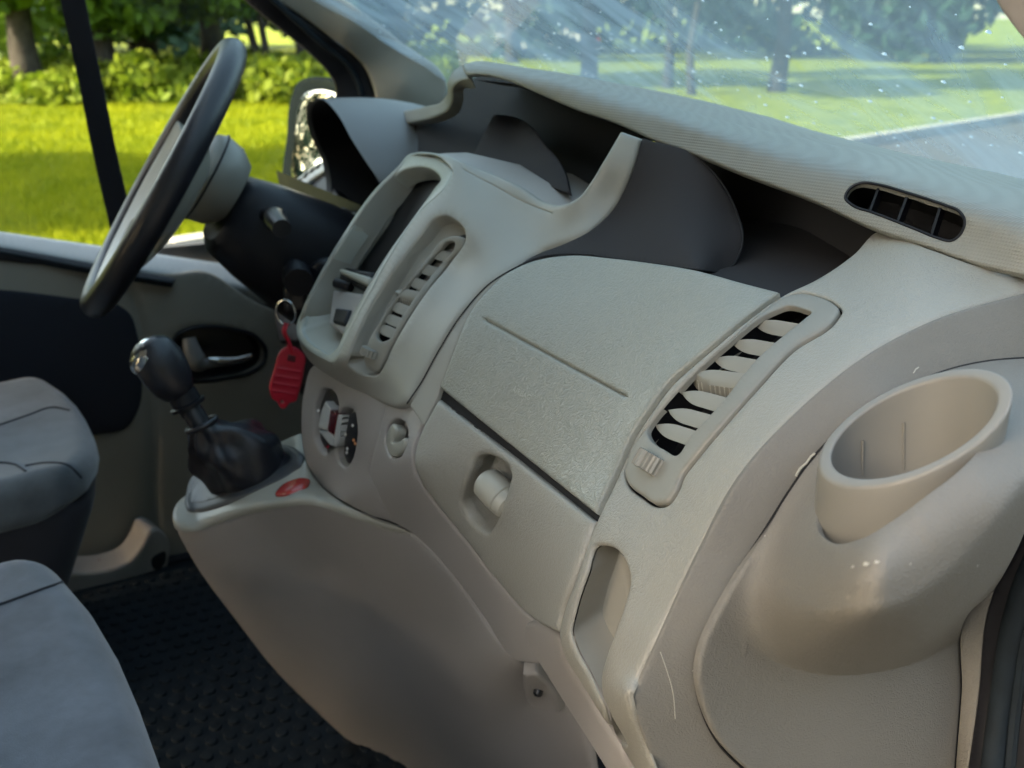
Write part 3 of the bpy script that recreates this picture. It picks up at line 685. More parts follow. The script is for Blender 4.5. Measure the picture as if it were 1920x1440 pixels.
# gear console
CON_O = [(331,992),(345,1030),(362,1060),(437,1164),(514,1262),(591,1339),(700,1440),(850,1600,1),(1150,1600,1),(1112,1452),(1097,1380),(1060,1320),(1010,1270),(967,1238),(904,1155),(842,1072),(800,1026),(766,999),(725,991),(675,971),(642,960),(600,944),(570,942),(520,949),(462,961),(400,981),(355,988)]
def gsn(u, v, cu, cv, su, sv_, a): return a*np.exp(-((u-cu)/su)**2-((v-cv)/sv_)**2)
con = panel('console_side', CON_O, CON, M['lower'], DASH, sp=10, rp=9, thick=.003)
CT_O = [(327,984),(323,970),(328,950),(342,934),(356,925),(430,870),(519,832),(566,812,1),(572,850),(580,880),(604,914),(645,945),(700,972),(735,982),(768,997,1),(725,990),(675,969),(642,958),(600,942),(570,940),(520,947),(462,959),(400,979),(350,990)]
panel('console_top', CT_O, CTOP, M['smooth'], DASH, sp=7, rp=9, thick=.004, off=.0045)
RB = [(521,936),(533,918),(550,909),(570,905),(580,910),(578,920),(560,928),(540,936)]
panel('red_button', RB, CTOP, M['redbtn'], DASH, sp=5, rp=7, thick=.004, off=.009)
# latch eye low on the console
KN = [(982,1248,1),(1004,1245),(1030,1262),(1052,1290),(1058,1326,1),(1030,1318),(994,1304),(984,1280)]
eye = panel('console_eye', KN, CON, M['lower'], DASH, sp=7, rp=6, thick=.01, off=.010)
lathe('stud', CON.p1(1014,1275,.012), CON.nor([[1014,1275]])[0], [(-.004,.0045),(.002,.0045),(.004,.003),(.0045,.001)], M['black'], eye, n=18)
# under-edge of the outer fascia
UE = Field([(1004,1180,-.50),(1050,1225,-.57),(1192,1452,-.63),(1140,1452,-.60),(1000,1250,-.46),(1090,1330,-.56)])
panel('fascia_under_edge', [(985,1168),(1010,1172),(1046,1195),(1056,1232),(1092,1296),(1212,1490),(1300,1660,1),(1250,1660,1),(1140,1456),(1080,1360),(1035,1290),(1004,1240),(984,1205)], UE, M['lower'], DASH, sp=10, rp=9, thick=.02)

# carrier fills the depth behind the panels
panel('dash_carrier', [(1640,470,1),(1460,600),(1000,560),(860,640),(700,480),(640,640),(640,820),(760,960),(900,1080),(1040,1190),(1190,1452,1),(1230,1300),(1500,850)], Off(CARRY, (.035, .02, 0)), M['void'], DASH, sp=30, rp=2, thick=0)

# ------------------------------------------------------------------ van body around the cab
def box(name, lo, hi, m, parent=None):
    x0, y0, z0 = lo; x1, y1, z1 = hi
    v = [(x0,y0,z0),(x1,y0,z0),(x1,y1,z0),(x0,y1,z0),(x0,y0,z1),(x1,y0,z1),(x1,y1,z1),(x0,y1,z1)]
    return obj(name, v, [(0,3,2,1),(4,5,6,7),(0,1,5,4),(1,2,6,5),(2,3,7,6),(3,0,4,7)], m, parent, smooth=False)
struct(box('cab_floor', (-1.3, -.86, .50), (.95, .86, .56), M['carpet']))
struct(box('tailgate_lower', (-2.64, -.86, .50), (-2.60, .86, 1.14), M['roofliner']))
struct(box('tailgate_header', (-2.64, -.86, 1.80), (-2.60, .86, 1.949), M['roofliner']))  # unseen rear opening below this header added to light the dash
struct(box('cab_ceiling', (-2.64, -.90, 1.95), (.04, .90, 2.0), M['roofliner']))
struct(box('cabin_floor', (-2.6, -.86, .50), (-1.3, .86, .56), M['carpet']))
for y0, y1 in ((.86, .90),):     # unseen passenger rear wall left out to let more light in
    sd_ = 'passenger' if y0 < 0 else 'driver'; xf = -.62 if y0 < 0 else -.47
    struct(box('side_wall_lower_'+sd_, (-2.6, y0, .4), (xf, y1, 1.14), M['body']))
    struct(box('side_wall_upper_'+sd_, (-2.6, y0, 1.80), (xf, y1, 1.949), M['body']))
    struct(box('side_post_'+sd_, (xf-.12, y0, 1.14), (xf, y1, 1.80), M['body']))
struct(box('firewall', (.93, -.86, .3), (.97, .86, 1.36), M['void']))
tr_ = box('header_rail_passenger', (-.62, -.90, 1.88), (.05, -.82, 1.945), M['body']); struct(tr_)
# bonnet in front of the windscreen
struct(slab('bonnet', [(.96,-.85,1.37),(1.55,-.80,1.12),(1.55,.80,1.12),(.96,.85,1.37)], .03, M['body']))

# windscreen: raked pane with wiped dust film; its teal also paints reflections and haze
def glass_mat(name, tint, film, streak):
    m = bpy.data.materials.new(name); m.use_nodes = True; t = m.node_tree; N, L = t.nodes, t.links
    N.clear(); out = N.new('ShaderNodeOutputMaterial')
    tr = N.new('ShaderNodeBsdfTransparent'); tr.inputs[0].default_value = (*tint, 1)
    gl = N.new('ShaderNodeBsdfGlossy'); gl.inputs['Roughness'].default_value = .03
    fr = N.new('ShaderNodeFresnel'); fr.inputs[0].default_value = 1.35
    ff = N.new('ShaderNodeMath'); ff.operation = 'MINIMUM'; ff.inputs[1].default_value = .35
    mx = N.new('ShaderNodeMixShader'); L.new(fr.outputs[0], ff.inputs[0]); L.new(ff.outputs[0], mx.inputs[0]); L.new(tr.outputs[0], mx.inputs[1]); L.new(gl.outputs[0], mx.inputs[2])
    if film:
        df = N.new('ShaderNodeBsdfDiffuse'); df.inputs[0].default_value = (.32, .52, .62, 1)
        tl = N.new('ShaderNodeBsdfTranslucent'); tl.inputs[0].default_value = (.32, .52, .62, 1)
        ds = N.new('ShaderNodeMixShader'); ds.inputs[0].default_value = .55; L.new(df.outputs[0], ds.inputs[1]); L.new(tl.outputs[0], ds.inputs[2])
        tc = N.new('ShaderNodeTexCoord'); mp = N.new('ShaderNodeMapping'); mp.inputs['Rotation'].default_value = (0, 0, math.radians(streak)); mp.inputs['Scale'].default_value = (1.2, 3.4, 1.2)
        nz = N.new('ShaderNodeTexNoise'); nz.inputs['Scale'].default_value = 2.2; nz.inputs['Detail'].default_value = 5; nz.inputs['Roughness'].default_value = .55; nz.inputs['Distortion'].default_value = 2.6
        L.new(tc.outputs['Object'], mp.inputs[0]); L.new(mp.outputs[0], nz.inputs['Vector'])
        n2 = N.new('ShaderNodeTexNoise'); n2.inputs['Scale'].default_value = 3.5; n2.inputs['Detail'].default_value = 2; n2.inputs['Distortion'].default_value = .6
        L.new(tc.outputs['Object'], n2.inputs['Vector'])
        ml = N.new('ShaderNodeMath'); ml.operation = 'MULTIPLY'; L.new(nz.outputs[0], ml.inputs[0]); L.new(n2.outputs[0], ml.inputs[1])
        mr = N.new('ShaderNodeMapRange'); mr.inputs[1].default_value = .15; mr.inputs[2].default_value = .36; mr.inputs[3].default_value = film*.45; mr.inputs[4].default_value = film
        L.new(ml.outputs[0], mr.inputs[0])
        m2 = N.new('ShaderNodeMixShader'); L.new(mr.outputs[0], m2.inputs[0]); L.new(mx.outputs[0], m2.inputs[1]); L.new(ds.outputs[0], m2.inputs[2])
        L.new(m2.outputs[0], out.inputs[0])
    else: L.new(mx.outputs[0], out.inputs[0])
    return m
def ws(y, k):     # y across, k = 0 base .. 1 header
    bow = .10*(1-(y/.8)**2)
    return V(.93+bow*(1-.3*k)-.93*k, y*(1-.06*k), 1.40+.57*k)
SCREEN = thing('windscreen', 'raked dusty windscreen with streaks, painted reflection haze and rain drops', 'windscreen', (.93, 0, 1.4))
grid_obj('pane', [[ws(y, k) for k in np.linspace(-.06, 1, 12)] for y in np.linspace(-.84, .84, 25)], glass_mat('windscreen_glass', (.66, .82, .82), .50, 28), SCREEN)
def bead(vs, fs, c, r, nrm):
    d, a, b = frame(nrm); k = len(vs); n = 7
    for j in range(n): q = 2*math.pi*j/n; vs.append(c+r*(a*math.cos(q)+b*math.sin(q)))
    for j in range(n): q = 2*math.pi*j/n; vs.append(c+r*.6*(a*math.cos(q)+b*math.sin(q))+d*r*.45)
    vs.append(c+d*r*.6)
    for j in range(n):
        e = (j+1) % n; fs += [(k+j, k+e, k+n+e, k+n+j), (k+n+j, k+n+e, k+2*n)]
vs, fs = [], []
wn = np.cross(ws(.1, .5)-ws(-.1, .5), ws(0, .6)-ws(0, .4)); wn /= np.linalg.norm(wn); wn *= np.sign(wn[0])
for i in range(420):
    y = rnd.uniform(-.8, .8); k = rnd.uniform(0, .55)
    bead(vs, fs, ws(y, k)+wn*.001, rnd.choice((.0011, .0014, .0018, .0022, .0028)), wn)
wd = bpy.data.materials.new('water_drop'); wd.use_nodes = True
wt = wd.node_tree.nodes.new('ShaderNodeBsdfTranslucent'); wt.inputs[0].default_value = (.9, .95, 1, 1)  # white translucent colour stands in for glints on the drops
wd.node_tree.links.new(wt.outputs[0], wd.node_tree.nodes['Material Output'].inputs[0])
b_ = wd.node_tree.nodes['Principled BSDF']; b_.inputs['Base Color'].default_value = (.95, .97, 1, 1); b_.inputs['Roughness'].default_value = .05; b_.inputs['Transmission Weight'].default_value = .25
drops = obj('rain_drops', vs, fs, wd, SCREEN); drops['kind'] = 'stuff'
# rubber edge of the pane
tube('pane_seal', [ws(.815, k)+V(-.006, 0, -.004) for k in np.linspace(-.05, 1, 16)], .009, M['black'], SCREEN, n=8)
tube('pane_seal', [ws(-.815, k)+V(-.006, 0, -.004) for k in np.linspace(-.05, 1, 16)], .009, M['black'], SCREEN, n=8)

# A-pillars
PL = Field([(490,-20,.80),(620,73,.79),(685,131,.785),(704,210,.78),(640,-10,.765),(745,74,.76),(836,152,.755),(830,200,.755),(650,60,.765),(760,160,.75)])
pil = panel('pillar_trim', [(470,-40,1),(505,-5),(560,30),(620,74),(662,106),(685,132),(699,168),(705,215,1),(760,222),(836,198,1),(840,156),(745,72),(645,-8),(610,-40,1)], PL, M['pillar'], None, sp=10, rp=8, thick=.03)
tag(pil, 'grey beige windscreen pillar trim rising behind the instrument hood', 'pillar trim')
pr = panel('pillar_trim', [(1840,-40,1),(1862,-5),(1880,25),(1905,58),(1932,90),(1985,130,1),(2020,-40,1)], Field([(1862,-5,-.76),(1932,90,-.775),(2020,-40,-.80),(1985,130,-.79)]), M['lower'], None, sp=10, rp=6, thick=.02)
tag(pr, 'dark windscreen pillar trim by the open passenger doorway', 'pillar trim')
# door jamb beside the cup holder
JB = Field([(1814,1150,-.752),(1788,1440,-.75),(1850,1140,-.765),(1810,1440,-.765),(1930,1000,-.79),(1960,1440,-.80),(1880,1300,-.775)])
jamb = thing('door_jamb', 'dark door frame with rubber seal beside the cup holder panel', 'door frame', (.5, -.8, .6))
panel('jamb_trim', [(1780,1660,1),(1790,1452),(1802,1300),(1815,1148),(1862,1105),(1850,1150),(1834,1300),(1812,1452),(1800,1660,1)], JB, M['endgrain'], jamb, sp=10, rp=3, thick=.02)
panel('jamb_panel', [(1800,1660,1),(1812,1452),(1834,1300),(1850,1150),(1866,1100),(1900,1040),(1935,960,1),(2000,900,1),(2000,1660,1)], JB, M['black'], jamb, sp=12, rp=4, thick=.02)
sl = [(1842,1455),(1862,1300),(1880,1180),(1905,1090),(1945,1000)]
tube('rubber_seal', JB.pos(catmull(sl, False, 12))+V(0, -.006, 0), .007, M['rubber'], jamb, n=10)
sl = [(1880,1455),(1896,1300),(1912,1190),(1935,1110)]
tube('rubber_seal', JB.pos(catmull(sl, False, 12))+V(0, -.004, 0), .004, M['rubber'], jamb, n=8)

# ------------------------------------------------------------------ driver's door
DOOR = thing('driver_door', 'closed driver door with grey trim, dark cloth insert and black handle bowl', 'door', (.2, .8, .6))
DF = Field([(-80,560,.79),(0,480,.80),(190,500,.80),(450,560,.80),(640,640,.80),(-80,1240,.78),(250,1240,.77),(560,1240,.77),(400,660,.785),(500,900,.78),(150,800,.785),(700,900,.79)])
HB = [(322,655),(330,630),(352,617),(395,612),(440,618),(480,632),(498,655),(494,680),(470,698),(430,708),(385,714),(350,712),(332,695)]
dp = panel('door_trim_panel', [(-120,470,1),(0,478),(200,500),(330,512),(380,508),(470,560),(650,640),(760,700,1),(760,1250,1),(-120,1250,1)], DF, M['doortrim'], DOOR, sp=16, rp=6, thick=.03, holes=[HB], hole_rp=7,
     feats=[([(248,545),(268,620),(284,760),(288,900),(290,1100)], 9, -.006)])
pocket('handle_bowl', HB, DF, M['black'], DOOR, (.05, 1, -.05), .05, off=-.003, shrink=.85)
def dfp(u, v, o=0): return DF.p1(u, v, o)
hp = curve3([dfp(351,632,.012), dfp(356,655,.016), dfp(368,678,.018), dfp(395,676,.018), dfp(430,674,.018), dfp(468,666,.012)], 6)
tube('door_handle', hp, np.interp(np.linspace(0,1,len(hp)), [0,.15,.35,.5,1], [.012,.015,.020,.010,.004]), mat('satin_grey_lever', (.20,.19,.18), .35), DOOR, n=14)
hc = curve3([dfp(384,668,.026), dfp(410,671,.027), dfp(440,670,.026), dfp(466,663,.018)], 6)
tube('handle_grip', hc, np.interp(np.linspace(0,1,len(hc)), [0,.2,.8,1], [.003,.007,.007,.004]), M['chrome'], DOOR, n=10)
bezel_ = DF.pos(catmull(HB, True, 6)); tube('handle_surround', bezel_+DF.nor(catmull(HB, True, 6))*.001, .004, M['black'], DOOR, n=8, closed=True)
SF = Field([(-80,420,.85),(0,430,.85),(190,457,.85),(500,500,.86),(-80,468,.79),(0,478,.79),(200,502,.79),(500,560,.79)])
panel('window_sill', [(-120,412,1),(0,430),(190,457),(400,487),(640,520,1),(640,600,1),(480,545),(380,525),(200,497),(0,462),(-120,445,1)], SF, M['sill'], DOOR, sp=12, rp=8, thick=.02)
panel('sill_strip', [(-120,447,1),(0,464),(200,499),(330,522,1),(325,532,1),(200,511),(0,474),(-120,458,1)], SF, M['rubber'], DOOR, sp=10, rp=2, thick=.01, off=.002)
panel('grab_recess', [(-120,468),(0,470),(60,478),(110,488),(122,492),(105,495),(50,494),(0,488),(-120,482)], DF, M['dark'], DOOR, sp=8, rp=2, thick=.01, off=.005)
panel('cloth_insert', [(-120,540,1),(0,543),(147,560),(215,568),(245,590),(257,625),(266,700),(262,760),(240,800),(180,815),(0,825),(-120,830,1)], DF, M['cloth'], DOOR, sp=16, rp=6, thick=.01, off=.006)
# door pocket
PKF = Field([(-80,1075,.70),(140,1072,.70),(195,1070,.70),(247,1049,.70),(283,997,.70),(308,998,.71),(330,1240,.73),(-80,1240,.72),(310,1100,.72)])
panel('door_pocket', [(-120,1072,1),(100,1073),(195,1071),(240,1055),(268,1022),(283,996),(298,992),(310,1000),(312,1100),(318,1240,1),(-120,1240,1)], PKF, M['lower'], DOOR, sp=14, rp=7, thick=.05)
panel('pocket_slot', [(284,1048),(296,1038),(309,1034),(311,1050),(303,1064),(290,1068)], PKF, M['void'], DOOR, sp=6, rp=2, thick=.01, off=.002)
pap = panel('folded_paper', [(146,1066,1),(172,1058),(188,1050),(204,1060),(208,1072,1),(150,1074,1)], Field([(146,1066,.735),(188,1050,.735),(208,1072,.73),(150,1090,.73)]), M['leafbrown'], None, sp=7, rp=3, thick=.004)
tag(pap, 'crumpled brown paper tucked into the driver door pocket', 'paper')
# window frame towards the windscreen, pane, mirror
WFm = Field([(452,-10,.83),(583,106,.83),(627,157,.83),(630,220,.83),(505,-10,.80),(620,73,.80),(690,135,.80),(710,220,.80)])
panel('window_frame', [(415,-40,1),(452,-2),(520,54),(583,106),(612,135),(626,157),(628,188),(618,240),(600,330,1),(760,330,1),(715,215),(703,180),(688,134),(622,76),(560,32),(505,-5),(470,-40,1)], WFm, M['black'], DOOR, sp=12, rp=6, thick=.03)
tube('frame_seal', WFm.pos(catmull([(478,-30),(545,30),(606,84),(650,120),(668,150),(680,190)], False, 12))+V(0, -.004, 0), .006, M['rubber'], DOOR, n=8)
grid_obj('window_pane', [[V(x, .84+.0*(z), z) for z in np.linspace(1.10, 1.80, 6)] for x in np.linspace(-.45, .85, 8)], glass_mat('door_glass', (.93, .97, .95), 0, 0), DOOR)
box('door_skin', (-.45, .87, .40), (.95, .90, 1.14), M['body'], DOOR)
box('rear_frame', (-.47, .83, 1.1), (-.40, .90, 1.9), M['black'], DOOR)
box('header_rail', (-.45, .80, 1.86), (.05, .90, 1.945), M['black'], DOOR)

# exterior mirror
MR = thing('exterior_mirror', 'black exterior mirror on the driver door with sky reflected in it', 'mirror', (.68, 1.0, 1.2))
MF = Field([(536,255,1.12),(543,182,1.12),(583,146,1.06),(625,160,1.0),(640,300,.97),(532,361,1.12),(600,370,1.0)])
panel('mirror_housing', [(529,362),(533,255),(541,185),(556,152),(583,143),(622,152),(650,170),(660,300),(650,400),(600,410),(545,395)], MF, M['mirrorshell'], MR, sp=10, rp=9, thick=.12)
panel('mirror_glass', [(552,345),(553,255),(560,200),(572,175),(595,168),(640,180),(648,300),(640,380),(590,385)], MF, M['mirror'], MR, sp=10, rp=1, thick=.004, off=.001)

# seat belt
BF = Field([(130,-30,.66),(140,100,.69),(190,250,.72),(220,400,.75),(170,0,.66),(230,440,.755)])
bt = panel('seat_belt', [(108,-40,1),(113,0),(128,70),(146,150),(172,280),(190,360),(204,420),(216,480,1),(262,480,1),(237,365),(222,300),(195,170),(176,80),(160,0),(152,-40,1)], BF, M['belt'], None, sp=10, rp=1, thick=.0015)
tag(bt, 'dark seat belt strap hanging beside the driver door window', 'seat belt')

# ------------------------------------------------------------------ driver side of the dash
# shelf end running to the pillar
SEF = Field([(*r, 'x') for r in dense([(876,145,.549),(854,153,.552),(846,168,.555),(845,188,.56),(838,205,.565),(818,217,.58),(770,229,.62),(716,237,.67)], 2)+dense([(868,119,.60),(848,134,.575),(837,156,.568),(835,178,.575),(824,191,.588),(800,198,.605),(740,211,.655),(700,223,.695)], 2)], lam=5e-5)
panel('shelf_end', [(872,116,1),(848,133),(837,155),(835,178),(824,191),(800,198),(740,211),(698,223,1),(714,238,1),(770,230),(818,218),(838,206),(846,188),(847,168),(856,153),(880,144,1)], SEF, M['weave'], DASH, sp=6, rp=4, thick=.012)
# instrument hood: a cowl swept forward from its rim
rim = [at(u, v, y=y) for (u, v, y) in [(612,400,.56),(616,350,.585),(607,300,.595),(590,262,.59),(579,225,.57),(579,200,.53),(590,187,.48),(612,186,.43),(640,216,.36),(664,259,.30),(690,300,.26),(715,338,.235),(735,380,.225),(742,420,.225)]]
rc = curve3(rim, 4); cen = np.mean(rim, axis=0)
back = [V(p[0]*.1+.9*(.90), cen[1]+(p[1]-cen[1])*.95, 1.26+(p[2]-1.26)*.55) for p in rc]
G = []
for k in np.linspace(0, 1, 12):
    G.append([p*(1-k)+b*k+V(0, 0, .022*math.sin(math.pi*min(1, k*1.1))) for p, b in zip(rc, back)])
lipin = [[cen+(p-cen)*.965+V(.004, 0, 0) for p in rc], [cen+(p-cen)*.985+V(-.004, 0, 0) for p in rc]]
hood = grid_obj('instrument_hood', lipin+G, M['hood'], DASH, sharp=60)
Gi = [[cen+(p-cen)*s+V(d, 0, 0) for p in rc] for (s, d) in ((.965, .004), (.93, .03), (.86, .09), (.8, .11), (.05, .115))]
grid_obj('instrument_well', Gi, M['dark'], hood, sharp=50)
tube('hood_rim_line', [cen+(p-cen)*1.0+V(-.003, 0, 0) for p in curve3([at(u, v, y=y) for (u, v, y) in [(590,372,.60),(604,385,.57),(622,402,.48),(645,408,.40),(668,402,.33)]], 6)], .004, M['bezel'], hood, n=8)
# lower driver dash and side demister vent
LDF = Field([(560,360,.72),(613,330,.66),(600,420,.6),(660,420,.32),(640,560,.28),(560,560,.55),(520,480,.7),(700,430,.25)])
panel('driver_fascia', [(520,372,1),(560,345),(614,318),(630,360),(660,405),(720,420),(690,520,1),(620,640,1),(520,640,1),(500,480)], LDF, M['dark'], DASH, sp=14, rp=5, thick=.02)
dvn = panel('demister_vent', [(530,372),(556,345),(585,322),(613,308),(616,318),(590,340),(566,362),(543,385)], LDF, M['bezel'], DASH, sp=6, rp=3, thick=.01, off=.008)
for (u, v) in ((538,372),(551,360),(564,348),(577,337),(590,327),(602,319)):
    panel('vent_slit', [(u-4,v+3,1),(u+3,v-5,1),(u+8,v-7,1),(u+1,v+2,1)], LDF, M['void'], dvn, sp=5, rp=.6, thick=.002, off=.0105)

# ------------------------------------------------------------------ steering wheel and column
wc = V(.282, .38, 1.338); e1 = V(.556, 0, .831); wn_ = V(-.831, .165, .556); wn_ -= e1*(wn_@e1); wn_ /= np.linalg.norm(wn_); e2 = np.cross(wn_, e1); e2 *= np.sign(e2[1])
WH = thing('steering_wheel', 'black leather steering wheel with grey spokes, turned away from the passenger side', 'steering wheel', wc)
RR = .196
tube('wheel_rim', [wc+RR*(e1*math.cos(q)+e2*math.sin(q)) for q in np.linspace(0, 2*math.pi, 96, endpoint=False)], .0185, M['blackleather'], WH, n=20, closed=True)
G = []
ang = np.linspace(math.radians(62), math.radians(298), 90)
for r in np.linspace(.07, .187, 16):
    k = np.clip((r-.07)/.117, 0, 1); dz = -.045+.043*k**1.4
    G.append([wc+r*(e1*math.cos(q)+e2*math.sin(q))+wn_*dz for q in ang])
verts = [p for row in G for p in row]; faces = []
for i in range(15):
    for j in range(89):
        a = math.degrees((ang[j]+ang[j+1])/2); r = .07+.117*(i+.5)/15
        if (120 < a < 142 or 218 < a < 240) and .12 < r < .16: continue
        faces.append((i*90+j, i*90+j+1, (i+1)*90+j+1, (i+1)*90+j))
sp_ = obj('wheel_spokes', verts, faces, M['smooth'], WH)
md = sp_.modifiers.new('solid', 'SOLIDIFY'); md.thickness = .014; md.offset = -1
md = sp_.modifiers.new('bev', 'BEVEL'); md.width = .003; md.segments = 2
lathe('wheel_hub', wc-wn_*.095+e1*.030, wn_, [(0,.045),(.02,.060),(.045,.065),(.058,.060),(.066,.048),(.070,.03),(.071,.001)], M['vent'], WH, n=48)
tube('hub_seam', [wc+e1*.030-wn_*.050+.0655*(e1*math.cos(q)+e2*math.sin(q)) for q in np.linspace(0, 2*math.pi, 60, endpoint=False)], .0016, M['dark'], WH, n=6, closed=True)
COLM = thing('steering_column', 'black steering column shroud with stalks behind the wheel', 'steering column', (.45, .38, 1.25))
def supr(c, d, w, hh, m=28, ex=.7):
    d, a, b = frame(d); out = []
    for q in np.linspace(0, 2*math.pi, m, endpoint=False):
        cx, sx = math.cos(q), math.sin(q)
        out.append(c+a*w*math.copysign(abs(cx)**ex, cx)+b*hh*math.copysign(abs(sx)**ex, sx))
    return out
cd_ = V(.82, 0, -.57); c0 = wc-wn_*.09
G = [supr(c0+cd_*s, cd_, w, h_) for (s, w, h_) in ((0,.045,.045),(.015,.07,.062),(.06,.085,.075),(.14,.10,.09),(.22,.11,.10),(.30,.115,.11))]
grid_obj('column_shroud', G, M['dark'], COLM, closed_v=True, cap=True, sharp=50)
p0 = c0+cd_*.05+V(0, -.07, .03)
tube('wiper_stalk', curve3([p0, p0+V(.0, -.05, .008), p0+V(-.015, -.10, .01), p0+V(-.022, -.15, .008)], 5), np.interp(np.linspace(0,1,16), [0,.5,.6,1], [.009,.011,.015,.012]), M['black'], COLM, n=14)
p0 = c0+cd_*.05+V(0, .07, .03)
tube('light_stalk', curve3([p0, p0+V(0, .05, .008), p0+V(-.01, .12, .012)], 5), .011, M['black'], COLM, n=12)
p0 = c0+cd_*.09+V(0, -.08, -.02)
tube('audio_stalk', curve3([p0, p0+V(-.01, -.04, .0), p0+V(-.02, -.08, -.005)], 5), [.012]*6+[.02]*5, M['dark'], COLM, n=12)
lk = at(572, 528, y=.24)
lathe('ignition_lock', lk+V(.03, 0, 0), V(-.8, -.5, .2), [(-.03,.03),(0,.03),(.012,.026),(.016,.02),(.016,.001)], M['dark'], COLM, n=24)
grid_obj('knee_panel', [[V(.56+.02*math.sin(k*3), y, 1.28-.42*k) for k in np.linspace(0, 1, 8)] for y in np.linspace(.10, .78, 6)], M['dark'], DASH)

# ------------------------------------------------------------------ key with red tag
KEY = thing('ignition_key', 'key with a bright red plastic tag hanging from the ignition', 'key', at(545, 600, y=.2))
kb = at(562, 556, y=.22)
rbox('key_head', kb+V(-.022, -.008, -.022), kb+V(.010, .008, .018), .007, M['black'], KEY, n=3)
rg = at(536, 586, y=.20)
tube('key_ring', [rg+.017*(V(.6, -.55, 0)*math.cos(q)+V(0, 0, 1)*math.sin(q)) for q in np.linspace(0, 2*math.pi, 30, endpoint=False)], .0013, M['chrome'], KEY, n=8, closed=True)
tube('tag_strap', curve3([at(537,606,y=.198), at(533,622,y=.196), at(541,640,y=.195), at(547,660,y=.195)], 6), .0042, M['red'], KEY, n=8, flat=.5)
TGF = Field([(525,656,.20),(572,670,.19),(505,740,.20),(556,752,.19)])
panel('key_tag', [(528,657),(545,650),(560,656),(573,672),(571,690),(560,740),(556,752),(543,757),(536,766),(527,766),(521,756),(510,748),(506,735),(515,690),(522,665)], TGF, M['red'], KEY, sp=6, rp=3, thick=.004, holes=[[(526,752),(530,750),(532,754),(528,757)]], hole_rp=.8,
      feats=[([(520,690),(562,697)], 1.6, .0010), ([(517,704),(559,711)], 1.6, .0010), ([(514,718),(556,725)], 1.6, .0010), ([(512,732),(552,739)], 1.6, .0010)])
panel('tag_window', [(540,664,1),(555,668,1),(553,680,1),(538,676,1)], TGF, mat('dark_red', (.10, .004, .012), .5), KEY, sp=5, rp=1, thick=.001, off=.0006)

# ------------------------------------------------------------------ gear lever
kc = at(308, 690, y=.055)
GEAR = thing('gear_lever', 'black gear lever with chrome cap and creased leather boot on the console', 'gear lever', at(455, 910, y=.03))
gax = at(302, 660, y=.055)-at(385, 815, y=.03); gax /= np.linalg.norm(gax)
kb0 = at(336, 738, y=.048)
lathe('shift_knob', kb0, gax+V(-.10, .0, .05), [(-.004,.012),(.0,.018),(.010,.0235),(.028,.0275),(.045,.0280),(.058,.0255),(.066,.021),(.071,.013),(.073,.001)], M['blackleather'], GEAR, n=36)
ka = (gax+V(-.10, 0, .05)); ka /= np.linalg.norm(ka); kd = -ka*.1+V(-.75, .1, .55); kd /= np.linalg.norm(kd)
kcen = kb0+ka*.042
lathe('knob_cap', kcen+kd*.0175, kd, [(0,.0232),(.0055,.0212),(.0095,.0165),(.0118,.010),(.0125,.001)], M['chrome'], GEAR, n=32)
lathe('reverse_collar', at(352, 758, y=.045), gax, [(-.012,.0125),(-.004,.0135),(-.003,.0205),(.001,.021),(.002,.017),(.016,.0165)], M['dark'], GEAR, n=30)
tube('lever_shaft', [at(378,800,y=.032), at(350,752,y=.046)], .0125, M['black'], GEAR, n=16)
BO = [(346,950),(353,965),(374,967),(410,959),(487,926),(551,893),(571,876),(573,860),(558,842),(533,836),(480,850),(420,868),(384,884),(358,906),(350,930)]
panel('boot_frame', BO, CTOP, M['bootframe'], GEAR, sp=6, rp=8, thick=.008, off=.008)
panel('boot_well', shift_loop(catmull(BO, True, 14), 15).tolist(), CTOP, M['blackleather'], GEAR, sp=7, rp=2, thick=.001, off=.0085)
BB = [(388,920),(398,936),(425,938),(475,924),(512,902),(530,880),(531,862),(512,852),(470,858),(425,872),(396,894)]
bo = catmull(BB, True, 7)
base = CTOP.pos(bo)+V(0, 0, .006); nb = len(base); bc = base.mean(0)
top_c = at(379, 797, y=.032); dax, ta, tb = frame(gax)
proj = np.array([[(p-bc)@ta, (p-bc)@tb] for p in base]); ang_ = np.arctan2(proj[:, 1], proj[:, 0])
G = []
hump = at(500, 815, y=.0)
for k in np.linspace(0, 1, 16):
    row = []
    for i in range(nb):
        tp = top_c+.0165*(ta*math.cos(ang_[i])+tb*math.sin(ang_[i]))
        f = base[i][0]-bc[0]; fwd = np.clip(f/.06, 0, 1)
        mid1 = base[i]*1.06-bc*.06+V(-.012+.010*fwd, 0, .030+.030*fwd); mid2 = tp*.84+base[i]*.16+V(-.006+.004*fwd, 0, -.006)
        b0 = (1-k)**3; b1 = 3*k*(1-k)**2; b2 = 3*k*k*(1-k); b3 = k**3
        p = b0*base[i]+b1*mid1+b2*mid2+b3*tp
        w = math.sin(math.pi*k)
        rad = p-(bc*(1-k)+top_c*k); ln = np.linalg.norm(rad)+1e-9
        fold = .0045*math.sin(ang_[i]*5+k*3.0)+.0035*math.sin(ang_[i]*8-k*7+1)+.002*math.sin(ang_[i]*3+k*12)
        row.append(p+rad/ln*fold*w)
    G.append(row)
grid_obj('leather_boot', G, M['blackleather'], GEAR, closed_v=True, sharp=70)
tube('boot_collar', [top_c+gax*.001+.0175*(ta*math.cos(q)+tb*math.sin(q)) for q in np.linspace(0, 2*math.pi, 36, endpoint=False)], .0035, M['blackleather'], GEAR, n=10, closed=True)

